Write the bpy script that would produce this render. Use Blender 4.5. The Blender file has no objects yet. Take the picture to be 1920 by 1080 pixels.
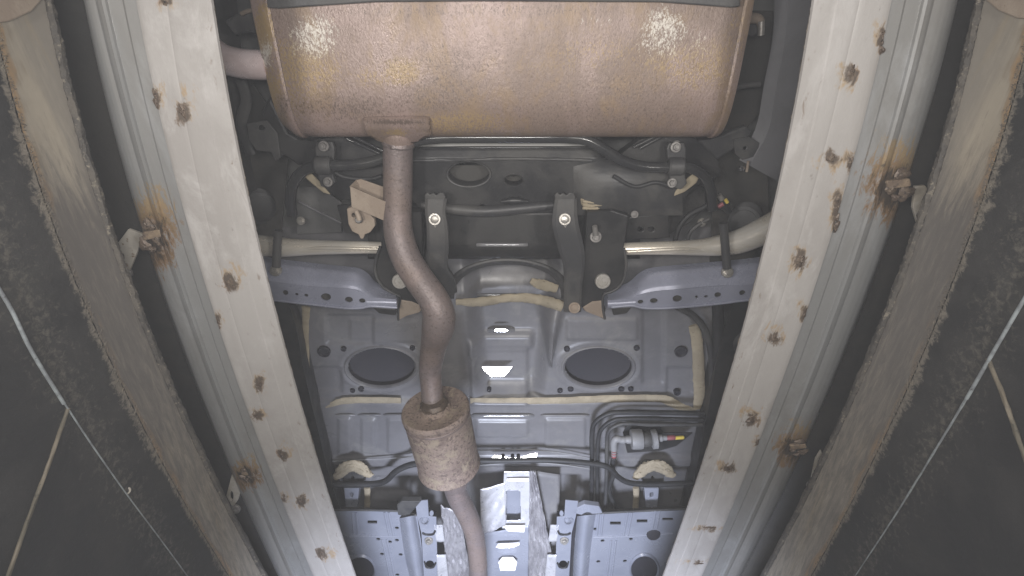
import bpy, bmesh, math, random
import numpy as np
from mathutils import Vector, Matrix, Quaternion
from mathutils.geometry import tessellate_polygon
random.seed(7); rng = np.random.default_rng(7)
sc = bpy.context.scene

# ------------------------------------------------------------------ camera, world, lamps, exposure
GLARE_DENSITY = 0.024
F = 1000.0                       # focal length for a 1920 px wide picture
E = math.radians(60.0)           # the pit camera looks 60 degrees up, towards the front of the car
CE, SE = math.cos(E), math.sin(E)
cam = bpy.data.cameras.new('camera'); cam.sensor_width = 36.0; cam.lens = 36.0*F/1920.0
cam.clip_start = 0.01; cam.clip_end = 100
co = bpy.data.objects.new('camera', cam); sc.collection.objects.link(co)
co.rotation_euler = (math.pi/2 + E, 0, 0); sc.camera = co
w = bpy.data.worlds.new('World'); sc.world = w; w.use_nodes = True
bg = w.node_tree.nodes['Background']; bg.inputs['Color'].default_value = (0.93, 0.95, 1.0, 1); bg.inputs['Strength'].default_value = 0.07

def area(name, loc, target, sx, sy, watts, col):
    l = bpy.data.lights.new(name, 'AREA'); l.shape = 'RECTANGLE'; l.size = sx; l.size_y = sy; l.energy = watts; l.color = col
    o = bpy.data.objects.new(name, l); sc.collection.objects.link(o); o.location = loc
    o.rotation_euler = (Vector(target)-Vector(loc)).to_track_quat('-Z', 'Y').to_euler(); return o
area('pit_lamp', (-0.04, -0.06, -0.06), (0.0, 0.62, 1.1), 0.34, 0.07, 7.5, (1.0, 0.96, 0.92))
for s_, w_ in ((-1, 4.6), (1, 4.0)):        # work lamps low on the two sides of the pit
    l_ = area('side_lamp', (s_*0.50, -0.02, -0.12), (s_*-0.10, 0.45, 1.0), 0.16, 0.10, w_, (1.0, 0.955, 0.90)); l_.data.spread = math.radians(150)
fill_lamp = area('pit_floor_lamp', (-0.03, 1.20, -0.12), (0.0, 1.95, 1.2), 0.30, 0.30, 14.5, (0.77, 0.83, 1.0)); fill_lamp.data.spread = math.radians(100)  # cool fill added for the bluish light towards the front end
sc.view_settings.view_transform = 'Standard'; sc.view_settings.look = 'None'
sc.view_settings.exposure = 0.0; sc.view_settings.gamma = 1.0

# ------------------------------------------------------------------ geometry helpers
def ray(px, py):
    r = (px-960.0)/F; d = (py-540.0)/F
    return Vector((r, CE+d*SE, SE-d*CE))
def P(px, py, z):
    d = ray(px, py); return d*(z/d.z)
def PX(px, py, x):
    d = ray(px, py); return d*(x/d.x)
def proj(V):                      # world -> photograph pixels, arrays
    V = np.asarray(V); dep = V[:,1]*CE+V[:,2]*SE; dn = V[:,1]*SE-V[:,2]*CE
    return 960+F*V[:,0]/dep, 540+F*dn/dep
def p3(q, z=None):
    return P(q[0], q[1], q[2] if len(q) > 2 else z)
ROOT = {}
def setp(o, label=None, cat=None, group=None, kind=None):
    if label: o['label'] = label
    if cat: o['category'] = cat
    if group: o['group'] = group
    if kind: o['kind'] = kind
def thing(name, label, cat, loc, group=None):
    o = bpy.data.objects.new(name, None); o.empty_display_size = 0.05; sc.collection.objects.link(o); o.location = loc
    setp(o, label, cat, group); ROOT[o.name] = Vector(loc); return o
def mk(name, verts, faces, mat, parent=None, smooth=True, attrs=None, bevel=0, solid=0, angle=35):
    off = np.array(ROOT[parent.name]) if parent else None
    V = np.array([tuple(v) for v in verts], dtype=np.float64) if not isinstance(verts, np.ndarray) else verts
    if parent is None:
        off = V.mean(0)
    me = bpy.data.meshes.new(name); me.from_pydata((V-off).tolist() if len(V) < 5000 else (V-off), [], faces)
    if attrs:
        for k, a in attrs.items():
            at = me.attributes.new(k, 'FLOAT', 'POINT'); at.data.foreach_set('value', np.asarray(a, dtype=np.float32))
    me.materials.append(mat)
    bm = bmesh.new(); bm.from_mesh(me); bmesh.ops.recalc_face_normals(bm, faces=bm.faces); bm.to_mesh(me); bm.free()
    if smooth:
        me.polygons.foreach_set('use_smooth', [True]*len(me.polygons))
        if angle: me.set_sharp_from_angle(angle=math.radians(angle))
    o = bpy.data.objects.new(name, me); sc.collection.objects.link(o)
    if parent: o.parent = parent
    else: o.location = off
    ROOT[o.name] = Vector(off)
    if solid:
        m = o.modifiers.new('thickness', 'SOLIDIFY'); m.thickness = solid; m.offset = 0
    if bevel:
        m = o.modifiers.new('edge', 'BEVEL'); m.width = bevel; m.segments = 2; m.limit_method = 'ANGLE'; m.angle_limit = math.radians(40)
    return o
def catmull(pts, k):
    if k <= 1 or len(pts) < 3: return [np.array(p, float) for p in pts]
    A = [np.array(p, float) for p in pts]; A = [2*A[0]-A[1]]+A+[2*A[-1]-A[-2]]; out = []
    for i in range(1, len(A)-2):
        for j in range(k):
            t = j/k; a, b, c, d = A[i-1], A[i], A[i+1], A[i+2]
            out.append(0.5*((2*b)+(c-a)*t+(2*a-5*b+4*c-d)*t*t+(3*b-a-3*c+d)*t**3))
    out.append(A[-2]); return out
def tube_mesh(pts, r, n=14, k=6, flat=1.0, jitter=0.0):
    rr = [r]*len(pts) if not hasattr(r, '__len__') else list(r)
    Q = catmull([tuple(p)+(q,) for p, q in zip(pts, rr)], k)
    C = [Vector(q[:3]) for q in Q]; R = [q[3] for q in Q]
    T = [(C[min(i+1, len(C)-1)]-C[max(i-1, 0)]).normalized() for i in range(len(C))]
    up = Vector((0, 0, 1)); u = up.cross(T[0])
    if u.length < 1e-3: u = Vector((1, 0, 0)).cross(T[0])
    u.normalize(); V = []; Fc = []
    for i, c in enumerate(C):
        u = (u-T[i]*u.dot(T[i])).normalized(); v = T[i].cross(u)
        for j in range(n):
            a = 2*math.pi*j/n; q = R[i]*(1+random.uniform(-jitter, jitter))
            V.append(c+u*(q*math.cos(a))+v*(q*flat*math.sin(a)))
    for i in range(len(C)-1):
        for j in range(n):
            Fc.append((i*n+j, i*n+(j+1) % n, (i+1)*n+(j+1) % n, (i+1)*n+j))
    Fc.append(tuple(range(n))); Fc.append(tuple(reversed(range((len(C)-1)*n, len(C)*n))))
    return V, Fc
def tube(name, pts, r, mat, parent=None, z=None, **kw):
    pts = [p3(q, z) if not isinstance(q, Vector) else q for q in pts]
    V, Fc = tube_mesh(pts, r, **kw); return mk(name, V, Fc, mat, parent, True, angle=50)
def circ(px, py, rx, ry=None, n=18, z=None):
    ry = rx if ry is None else ry
    return [(px+rx*math.cos(2*math.pi*i/n), py+ry*math.sin(2*math.pi*i/n))+((z,) if z else ()) for i in range(n)]
def plate(name, outer, z, t, mat, parent=None, holes=(), bevel=0.0025, smooth=False, direction=(0, 0, 1)):
    """a sheet of thickness t whose outline is given by its corners, with real holes"""
    loops = [list(outer)]+[list(h) for h in holes]
    L3 = [[p3(q, z) for q in l] for l in loops]
    tri = tessellate_polygon([[Vector((q[0], -q[1], 0)) for q in l] for l in loops])
    flat = [v for l in L3 for v in l]; n = len(flat); dv = Vector(direction)*t
    V = flat+[v+dv for v in flat]; Fc = [tuple(f) for f in tri]+[tuple(i+n for i in reversed(f)) for f in tri]
    s = 0
    for l in L3:
        m = len(l)
        for i in range(m): Fc.append((s+i, s+(i+1) % m, s+(i+1) % m+n, s+i+n))
        s += m
    return mk(name, V, Fc, mat, parent, smooth, bevel=bevel)
def lathe(name, c, axis, prof, mat, parent=None, n=24, hexn=None, sx=1.0, sy=1.0, jitter=0, angle=35):
    """prof: (radius, height along axis)"""
    q = Vector((0, 0, 1)).rotation_difference(Vector(axis).normalized()); V = []; Fc = []
    for r, h in prof:
        for j in range(n):
            a = 2*math.pi*j/n; k = 1+random.uniform(-jitter, jitter)
            V.append(Vector(c)+q @ Vector((r*k*sx*math.cos(a), r*k*sy*math.sin(a), h)))
    for i in range(len(prof)-1):
        for j in range(n): Fc.append((i*n+j, i*n+(j+1) % n, (i+1)*n+(j+1) % n, (i+1)*n+j))
    Fc.append(tuple(range(n))); Fc.append(tuple(range((len(prof)-1)*n, len(prof)*n)))
    return mk(name, V, Fc, mat, parent, True, angle=angle)
def bolt(px, py, z, rpx, mat, parent, name='bolt', axis=None, dome=False, h=0.7):
    c = P(px, py, z); r = rpx/F*(c.y*CE+c.z*SE)
    ax = Vector(axis or (0, -0.28, -1)).normalized(); q = Vector((0, 0, 1)).rotation_difference(ax)
    V = []; Fc = []
    def ring(rad, hh, n, off=0.0):
        s = len(V)
        for j in range(n):
            a = 2*math.pi*j/n+off; V.append(c+q @ Vector((rad*math.cos(a), rad*math.sin(a), hh)))
        return list(range(s, s+n))
    def join(a, b):
        for j in range(len(a)): Fc.append((a[j], a[(j+1) % len(a)], b[(j+1) % len(b)], b[j]))
    w0 = ring(r, -0.004, 20); w1 = ring(r, 0.10*r, 20); w2 = ring(r*0.93, 0.17*r, 20); join(w0, w1); join(w1, w2); Fc.append(tuple(w2))
    off = random.uniform(0, 1)
    if dome:
        h0 = ring(r*0.72, 0.1*r, 16); h1 = ring(r*0.66, 0.34*r, 16); h2 = ring(r*0.4, 0.46*r, 16); join(h0, h1); join(h1, h2); Fc.append(tuple(h2))
    else:
        h0 = ring(r*0.66, 0.1*r, 6, off); h1 = ring(r*0.66, h*r, 6, off); h2 = ring(r*0.54, (h+.1)*r, 6, off); join(h0, h1); join(h1, h2); Fc.append(tuple(h2))
        s0 = ring(r*0.36, (h+.08)*r, 12); s1 = ring(r*0.30, (h+.28)*r, 12); join(s0, s1); Fc.append(tuple(s1))
    return mk(name, V, Fc, mat, parent, True, angle=30)
def loft(name, lines, mat, parent=None, ka=1, kb=1, solid=0.0, smooth=True, attrf=None, angle=40, noise=0.0):
    """lines: polylines of Vectors running along the part, side by side"""
    L = [np.array(catmull([tuple(p) for p in l], ka)) for l in lines]
    if kb > 1:
        L2 = []
        for a, b in zip(L[:-1], L[1:]):
            for j in range(kb): L2.append(a+(b-a)*(j/kb))
        L2.append(L[-1]); L = L2
    n = len(L[0]); V = np.vstack(L)
    if noise: V = V+rng.normal(0, noise, V.shape)
    i = np.arange(len(L)-1)[:, None]*n; j = np.arange(n-1)[None, :]; a = (i+j).ravel()
    Fc = np.stack([a, a+1, a+n+1, a+n], 1).tolist()
    return mk(name, V, Fc, mat, parent, smooth, attrs=attrf(V) if attrf else None, solid=solid, angle=angle)
def spots(V, lst):
    """soft round marks: list of (px,py,rx,ry,strength)"""
    x, y = proj(V); m = np.zeros(len(V))
    for (a, b, rx, ry, s) in lst:
        d = np.sqrt(((x-a)/rx)**2+((y-b)/ry)**2); m = np.maximum(m, s*np.clip(1.6-d*1.15, 0, 1))
    return m

# ------------------------------------------------------------------ materials
def mat(name, c1, c2=None, c3=None, s1=6, s2=60, thr=0.62, rough=0.6, metal=0.0, bump=0.15, bs=80, rc=(0.42, 0.60),
        stain=None, dust_glint=None, soot_shade=None, stretch=(1, 1, 1), spec=0.5, rvar=0.1, dk=1.0, brkk=2.6, c4=None, s3=30, thr3=(.50, .62), c5=None, s4=120, thr4=(.60, .68)):
    m = bpy.data.materials.new(name); m.use_nodes = True; nt = m.node_tree; N = nt.nodes; Lk = nt.links.new
    b = N['Principled BSDF']; tc = N.new('ShaderNodeTexCoord'); mp = N.new('ShaderNodeMapping'); mp.inputs['Scale'].default_value = stretch
    Lk(tc.outputs['Object'], mp.inputs['Vector'])
    def noise(scale, det=5, ro=0.6, dist=0.0):
        n = N.new('ShaderNodeTexNoise'); n.inputs['Scale'].default_value = scale; n.inputs['Detail'].default_value = det
        n.inputs['Roughness'].default_value = ro; n.inputs['Distortion'].default_value = dist; Lk(mp.outputs[0], n.inputs['Vector']); return n.outputs['Fac']
    def mrange(v, a, c):
        r = N.new('ShaderNodeMapRange'); r.inputs[1].default_value = a; r.inputs[2].default_value = c; r.interpolation_type = 'SMOOTHSTEP'; Lk(v, r.inputs[0]); return r.outputs[0]
    def math_(op, a, c):
        q = N.new('ShaderNodeMath'); q.operation = op
        for i, v in enumerate((a, c)):
            if isinstance(v, (int, float)): q.inputs[i].default_value = v
            else: Lk(v, q.inputs[i])
        return q.outputs[0]
    def mix(f, a, c):
        q = N.new('ShaderNodeMix'); q.data_type = 'RGBA'; Lk(f, q.inputs[0])
        for i, v in ((6, a), (7, c)):
            if isinstance(v, tuple): q.inputs[i].default_value = v+(1,)
            else: Lk(v, q.inputs[i])
        return q.outputs[2]
    c2 = c2 or tuple(x*0.8 for x in c1); c3 = c3 or tuple(x*0.6 for x in c1)
    big = noise(s1, 6, 0.62, 0.3); fine = noise(s2, 4, 0.7)
    col = mix(mrange(big, rc[0], rc[1]), c1, c2)
    col = mix(math_('MULTIPLY', mrange(fine, thr, thr+0.10), dk), col, c3)
    for cc, sx_, tt in ((c4, s3, thr3), (c5, s4, thr4)):
        if cc: col = mix(mrange(noise(sx_, 6, 0.72, 0.4), *tt), col, cc)
    if stain or dust_glint or soot_shade:
        brk = noise(s2*0.9, 5, 0.75, 0.5)
        for key, cc in (('stain', stain), ('dust', dust_glint), ('soot', soot_shade)):
            if not cc: continue
            at = N.new('ShaderNodeAttribute'); at.attribute_name = key
            f = math_('ADD', at.outputs['Fac'], math_('MULTIPLY', math_('SUBTRACT', brk, 0.5), brkk))
            f = math_('MULTIPLY', mrange(f, 0.30, 0.78), mrange(at.outputs['Fac'], 0.02, 0.25))
            col = mix(f, col, cc)
    Lk(col, b.inputs['Base Color']); b.inputs['Metallic'].default_value = metal
    b.inputs['Specular IOR Level'].default_value = spec
    rg = N.new('ShaderNodeMapRange'); rg.inputs[3].default_value = max(0.04, rough-rvar); rg.inputs[4].default_value = min(1, rough+rvar); rg.inputs[1].default_value = .35; rg.inputs[2].default_value = .65
    Lk(big, rg.inputs[0]); Lk(rg.outputs[0], b.inputs['Roughness'])
    if bump:
        bn = N.new('ShaderNodeBump'); bn.inputs['Strength'].default_value = bump; bn.inputs['Distance'].default_value = 0.004
        Lk(noise(bs, 5, 0.7), bn.inputs['Height']); Lk(bn.outputs[0], b.inputs['Normal'])
    return m
M = {}
M['rust'] = mat('rusty_exhaust', (.315, .235, .21), (.235, .175, .145), (.15, .105, .085), 5, 260, .53, .40, .2, .35, 180, (.40, .58), stretch=(1.3, .7, .7), stain=(.34, .24, .125), dust_glint=(.62, .58, .52), soot_shade=(.145, .108, .09), spec=.7, dk=.6, brkk=3.2, c4=(.265, .188, .128), s3=11, thr3=(.48, .66), c5=(.36, .275, .215), s4=70, thr4=(.60, .74), rvar=.14)
M['rustpipe'] = mat('rusty_pipe', (.185, .152, .148), (.20, .155, .138), (.115, .09, .08), 8, 170, .55, .46, .2, .4, 150, stain=(.40, .27, .17), c4=(.235, .185, .175), s3=22, thr3=(.50, .68), c5=(.27, .20, .165), s4=130, thr4=(.60, .72))
M['rustres'] = mat('rusty_resonator', (.285, .22, .185), (.20, .15, .13), (.095, .07, .06), 12, 125, .51, .6, .1, .8, 130, dk=.75, c4=(.33, .27, .205), s3=24, thr3=(.50, .64), c5=(.38, .305, .235), s4=170, thr4=(.56, .66))
M['tailpipe'] = mat('tail_pipe_steel', (.80, .68, .68), (.66, .54, .53), (.4, .3, .28), 10, 130, .66, .28, .3, .1, 90)
M['rusttan'] = mat('rusty_bracket', (.33, .27, .215), (.27, .215, .17), (.19, .14, .11), 14, 160, .6, .65, .1, .2, 150)
M['paint'] = mat('grey_floor_paint', (.190, .187, .196), (.158, .155, .163), (.145, .143, .135), 4, 70, .64, .36, 0, .06, 40, dk=.45, c4=(.212, .208, .206), s3=9, thr3=(.50, .68), c5=(.14, .13, .115), s4=42, thr4=(.62, .76))
M['paintrear'] = mat('dusty_rear_floor', (.20, .20, .195), (.15, .15, .15), (.11, .11, .10), 6, 70, .64, .5, 0, .1, 60)
M['dark'] = mat('black_coated_steel', (.024, .024, .026), (.038, .037, .037), (.07, .066, .06), 9, 110, .64, .42, 0, .15, 120, dk=.5)
M['darkdust'] = mat('dusty_black_steel', (.048, .048, .051), (.078, .076, .074), (.06, .06, .06), 8, 90, .62, .5, 0, .2, 100, dk=.6)
M['blackgloss'] = mat('black_gloss_bar', (.030, .030, .033), (.04, .04, .04), (.07, .07, .07), 9, 90, .66, .15, 0, .04, 100, dk=.4)
M['rubber'] = mat('black_rubber', (.024, .024, .026), (.034, .034, .036), (.055, .055, .055), 12, 90, .66, .55, 0, .1, 90)
M['hole'] = mat('dark_plug', (.026, .025, .032), (.030, .028, .035), (.06, .06, .07), 5, 60, .7, .6, 0, .03, 40)
M['seal'] = mat('tan_sealant', (.40, .34, .24), (.33, .28, .20), (.24, .20, .14), 18, 120, .60, .75, 0, .5, 90)
M['arm'] = mat('lavender_grey_arm', (.31, .325, .41), (.26, .272, .345), (.11, .11, .13), 7, 100, .68, .30, .15, .04, 60)
M['silver'] = mat('silver_link', (.84, .80, .73), (.72, .66, .56), (.48, .40, .31), 11, 120, .66, .22, .45, .06, 90, stretch=(.4, 1.5, 1.5))
M['bolt'] = mat('zinc_bolt', (.48, .46, .43), (.36, .34, .31), (.20, .17, .14), 40, 220, .6, .38, .6, .15, 200)
M['boltdirty'] = mat('dirty_bolt', (.24, .23, .22), (.18, .17, .165), (.12, .11, .10), 40, 220, .6, .5, .3, .2, 200)
M['cover'] = mat('blue_grey_cover', (.30, .315, .37), (.26, .275, .33), (.16, .17, .20), 5, 80, .68, .30, .1, .05, 50)
M['foil'] = mat('aluminium_foil', (.82, .82, .85), (.74, .74, .79), (.40, .40, .43), 10, 40, .60, .34, .45, .35, 55, c4=(.55, .55, .58), s3=12, thr3=(.45, .7))
M['crumple'] = mat('crumpled_foil', (.44, .43, .45), (.34, .33, .35), (.27, .26, .26), 16, 70, .58, .40, .4, .5, 45)
M['baresteel'] = mat('bare_steel_tab', (.80, .80, .82), (.76, .76, .78), (.6, .6, .6), 8, 60, .7, .16, .95, .02, 60)
M['white'] = mat('white_runway_paint', (.335, .320, .308), (.285, .270, .258), (.165, .15, .135), 6, 75, .645, .55, 0, .12, 120, stretch=(1, .45, 1), c4=(.37, .355, .345), s3=14, thr3=(.48, .66), stain=(.33, .20, .10), dust_glint=(.31, .235, .155), soot_shade=(.085, .066, .052), dk=.7)
M['galv'] = mat('galvanised_channel', (.315, .318, .318), (.275, .272, .265), (.20, .20, .19), 6, 110, .68, .36, .45, .06, 90, stain=(.25, .15, .075), soot_shade=(.07, .056, .045), dust_glint=(.36, .27, .16), stretch=(1, .35, 1), c4=(.36, .365, .37), s3=10, thr3=(.45, .7))
M['weld'] = mat('rusty_weld', (.095, .070, .054), (.13, .098, .072), (.05, .04, .034), 60, 180, .55, .45, .3, .3, 160)
M['weldtan'] = mat('scorched_strap', (.22, .165, .11), (.13, .095, .07), (.07, .055, .045), 30, 120, .54, .6, .1, .5, 120)
M['lip'] = mat('dirty_runway_edge', (.13, .11, .09), (.085, .07, .055), (.20, .17, .13), 30, 120, .55, .7, 0, .4, 120)
M['beam'] = mat('dusty_pit_beam', (.345, .305, .245), (.225, .204, .175), (.15, .135, .12), 5, 90, .62, .6, 0, .06, 70, stretch=(1, .22, 1.6), dk=.4, stain=(.33, .205, .095), soot_shade=(.125, .115, .106), dust_glint=(.22, .185, .14), brkk=.8, c4=(.285, .235, .165), s3=9, thr3=(.5, .72))
M['wall'] = mat('dirty_pit_wall', (.016, .016, .0165), (.026, .025, .0245), (.09, .085, .078), 9, 110, .69, .7, 0, .3, 90, c5=(.22, .21, .19), s4=75, thr4=(.715, .75), c4=(.034, .033, .031), s3=5, thr3=(.5, .7), dust_glint=(.16, .142, .118), stain=(.085, .078, .066), dk=.7, brkk=1.8)
M['fuzz'] = mat('wall_fuzz', (.11, .10, .085), (.15, .13, .10), (.08, .07, .06), 12, 60, .6, .9, 0, 0)
M['flake'] = mat('flaking_edge', (.055, .05, .045), (.09, .08, .068), (.17, .15, .12), 25, 90, .56, .8, 0, .7, 80)
M['cable'] = mat('pale_conduit', (.24, .265, .275), (.14, .15, .16), (.06, .06, .06), 30, 120, .6, .5, 0, .3, 120)
M['brace'] = mat('tan_brace', (.13, .11, .08), (.085, .075, .055), (.05, .045, .035), 25, 120, .58, .7, 0, .3, 100)
M['tabw'] = mat('weathered_tab', (.46, .43, .38), (.36, .32, .26), (.2, .14, .09), 20, 90, .6, .55, .1, .2, 90)
M['plastic'] = mat('pale_grey_plastic', (.30, .30, .31), (.25, .25, .255), (.2, .2, .2), 14, 120, .68, .45, 0, .05, 80)
M['palepanel'] = mat('pale_grey_panel', (.48, .48, .47), (.42, .42, .41), None, 8, 90, .68, .45, 0, .05)
M['red'] = mat('red_clip', (.32, .10, .11), (.28, .09, .10), None, 20, 90, .7, .45, 0, 0)
M['yellow'] = mat('yellow_clip', (.75, .58, .10), (.65, .5, .1), None, 20, 90, .7, .45, 0, 0)
M['longi'] = mat('grey_longitudinal', (.155, .155, .165), (.13, .13, .138), (.05, .05, .05), 5, 90, .7, .42, 0, .08, 60)
M['deck'] = mat('runway_underside', (.055, .053, .050), (.07, .066, .06), (.04, .04, .04), 8, 70, .65, .8, 0, .2, 60)

# ------------------------------------------------------------------ lift runways
def interp3(a, b, c):           # an edge that runs the length of the runway: its x in the picture at rows 0, 540, 1080
    f = np.polyfit([0, 540, 1080], [a, b, c], 2); return lambda y: float(np.polyval(f, y))
ROWS = list(range(-330, 1500, 61))
def line(fx, z, dx=0.0):
    out = []
    for y in ROWS:
        yy = min(y, 1400); q = P(fx(yy), yy, z); out.append(Vector((q.x+dx, q.y, q.z)))
    return out
def xl(fx, fy, t): return lambda y: fx(y)+(fy(y)-fx(y))*t
def weld_bead(px, py, z, rx, ry, parent):
    c = P(px, py, z); d = c.y*CE+c.z*SE; a = rx/F*d; b = ry/F*d*1.15
    V = []; Fc = []; n = 14; rows = 5
    for i in range(rows):
        t = i/(rows-1); rr = math.cos(t*1.45)
        for j in range(n):
            an = 2*math.pi*j/n; k = 1+0.22*math.sin(3*an+px)+random.uniform(-.16, .16)
            V.append(c+Vector((a*rr*k*math.cos(an), b*rr*k*math.sin(an), 0.001-0.0032*math.sin(t*1.45)*(1+random.uniform(-.4, .4)))))
    for i in range(rows-1):
        for j in range(n): Fc.append((i*n+j, i*n+(j+1) % n, (i+1)*n+(j+1) % n, (i+1)*n+j))
    Fc.append(tuple(range((rows-1)*n, rows*n)))
    return mk('weld_bead', V, Fc, M['weld'], parent, True, angle=30)
ZR = 0.80
def runway(side, label, inner, outer, ridge, dark, seam, beads, edges, patches, tabs):
    s = -1 if side == 'l' else 1
    t = thing('lift_runway', label, 'lift runway', P(outer(540), 540, ZR), 'runways of the car lift')
    mid = xl(inner, outer, .30)
    st = [(a+random.uniform(-.3, .3)*rx, b, rx*1.15, ry*1.15, .8) for a, b, rx, ry in beads]+[(a, b, rx*1.3, ry*1.2, .8) for a, b, rx, ry in edges]
    du = [(a-s*rx*random.uniform(-.2, 1.2), b+ry*random.uniform(-.8, .6), rx*2.1, ry*1.8, .6) for a, b, rx, ry in beads]+[(a-s*rx*.4, b-ry*.3, rx*2.2, ry*1.6, .6) for a, b, rx, ry in edges]
    so = [(a, b, rx*1.3, ry*1.25, .85) for a, b, rx, ry in beads+edges]
    def af(V):
        x, y = proj(V)
        fr = np.array([(x[i]-inner(y[i]))/(outer(y[i])-inner(y[i])) for i in range(len(V))])
        g = np.clip(1-np.abs(fr-.12)/.10, 0, 1)*.28
        return {'stain': np.maximum(spots(V, st), g*.6), 'dust': spots(V, du), 'soot': np.maximum(spots(V, so), g*.8)}
    # bottom plate with a shallow centre seam
    ln = [line(inner, ZR+.004), line(xl(inner, outer, .03), ZR), line(mid, ZR+.0005), line(xl(inner, outer, .33), ZR-.0012), line(xl(seam, inner, .03), ZR-.0010), line(seam, ZR-.0005), line(xl(seam, outer, .05), ZR-.0009), line(xl(seam, outer, .92), ZR-.0005), line(outer, ZR+.001)]
    loft('bottom_plate', ln, M['white'], t, 6, 5, 0, True, af, 25)
    lip = [line(inner, ZR+.0035, s*.0008), line(inner, ZR+.032, s*.001), line(inner, ZR+.034, s*.030)]
    loft('edge_lip', lip, M['lip'], t, 6, 3, .0015, True, None, 30, .0006)
    # rounded galvanised channel outside the plate
    sg = [(a, b, rx, ry, .95) for a, b, rx, ry in patches]
    def ag(V):
        return {'stain': spots(V, [(a, b, rx*.9, ry*.95, .9) for a, b, rx, ry in patches]), 'dust': spots(V, [(a, b-ry*.25, rx*.85, ry*1.0, .6) for a, b, rx, ry in patches]), 'soot': spots(V, [(a-s*rx*.1, b+ry*.05, rx*.6, ry*.6, .8) for a, b, rx, ry in patches])}
    o1 = line(outer, ZR+.0055, -s*.004)
    g = [line(outer, ZR+.030, -s*.003), o1, line(xl(outer, ridge, .35), ZR+.0055), line(xl(outer, ridge, .40), ZR+.0085), line(xl(outer, ridge, .82), ZR+.0085), line(xl(outer, ridge, .90), ZR+.0045), line(ridge, ZR+.0015), line(xl(outer, ridge, 1.12), ZR+.004), line(xl(outer, ridge, 1.18), ZR+.008)]
    base = line(xl(outer, ridge, 1.18), ZR+.008); wid = [1.02*abs(P(dark(min(y, 1400)), min(y, 1400), ZR+.02).x-b.x) for y, b in zip(ROWS, base)]
    for k in range(1, 9):           # the bend: from facing down to facing away from the car
        u = k/8
        g.append([Vector((b.x+s*w_*u, b.y, b.z+w_*.95*u**2.4)) for b, w_ in zip(base, wid)])
    g.append([Vector((b.x+s*w_*1.02, b.y, b.z+w_*1.6)) for b, w_ in zip(base, wid)])
    loft('side_channel', g, M['galv'], t, 6, 3, 0, True, ag, 22)
    top = [[Vector((q.x+s*.07, q.y, ZR+.155)) for q in line(outer, ZR)], [Vector((s*1.25, q.y, ZR+.155)) for q in line(outer, ZR)]]
    loft('deck', top, M['deck'], t, 1, 1, .012)
    for a, b, rx, ry in beads: weld_bead(a, b, ZR, rx*.75, ry*.75, t)
    for a, b, rx, ry in edges:
        for q in range(max(1, int(ry/9))): weld_bead(a-s*(q % 2)*1.5, b+(q-(max(1, int(ry/9))-1)/2)*min(ry, 17)*.9*(1 if ry < 20 else 1.1), ZR+.001, rx*.6*random.uniform(.7, 1.2), min(ry, 12)*.75*random.uniform(.7, 1.2), t)
    for a, b, rx, ry in patches:    # burnt weld runs across the channel bend
        for q, (u, v, k1_, k2_) in enumerate(((-.1, -.26, .15, .10), (-.20, .18, .15, .12), (.05, .28, .10, .05), (.20, .10, .09, .07))):
            weld_bead(a-s*rx*u, b+ry*v, ZR+.0035+.012*max(0, -u), rx*k1_*1.3, ry*k2_*1.3, t)
        plate('weld_strap', [(a-rx*.30, b-ry*.10), (a+rx*.32, b-ry*.16), (a+rx*.36, b+ry*.02), (a-rx*.26, b+ry*.10)], ZR+.0035, .01, M['weldtan'], t, bevel=.003)
    for poly, hole, nut in tabs:
        br = plate('bracket', poly, ZR+.03, .006, M['tabw'], t, holes=[circ(*hole, n=12)], bevel=.001)
        bolt(nut[0], nut[1], ZR+.028, 9, M['boltdirty'], br, 'bolt')
    return t
runway('l', 'white welded runway rail with grey channel beside the tail pipe and exhaust pipe',
       interp3(400, 507, 668), interp3(255, 387, 588), interp3(190, 340, 550), interp3(140, 268, 492), interp3(312, 422, 615),
       [(343, 208, 12, 20), (432, 530, 12, 17), (487, 720, 9, 13), (529, 852, 9, 10), (565, 940, 9, 10), (603, 1038, 10, 9), (310, 3, 12, 10)],
       [(291, 186, 9, 18), (409, 602, 6, 14), (482, 779, 10, 9), (533, 934, 5, 9)],
       [(282, 444, 58, 84), (461, 890, 34, 32)],
       [([(213, 466), (240, 430), (268, 440), (254, 480), (240, 514), (228, 500)], (229, 484, 4, 9), (238, 512)), ([(424, 930), (437, 880), (462, 885), (446, 938), (436, 952)], (434, 930, 3.5, 9), (441, 955))])
runway('r', 'white welded runway rail with wide grey channel on the side of the fuel filter',
       interp3(1522, 1412, 1242), interp3(1672, 1527, 1316), interp3(1740, 1583, 1356), interp3(1845, 1680, 1428), interp3(1612, 1472, 1285),
       [(1595, 138, 12, 18), (1557, 296, 13, 12), (1500, 490, 12, 17), (1452, 635, 11, 13), (1407, 787, 13, 12), (1366, 878, 11, 9), (1328, 988, 20, 4), (1308, 1056, 16, 4)],
       [(1654, 78, 8, 30), (1594, 305, 7, 16), (1570, 400, 8, 42), (1508, 588, 7, 16), (1420, 830, 5, 10)],
       [(1684, 348, 74, 82), (1496, 840, 50, 44)],
       [([(1716, 350), (1735, 348), (1752, 372), (1734, 422), (1720, 418), (1712, 390)], (1731, 396, 4, 8), (1726, 424)), ([(1530, 862), (1540, 846), (1548, 872), (1532, 902), (1522, 900)], (1536, 878, 3, 7), (1522, 910))])

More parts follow.
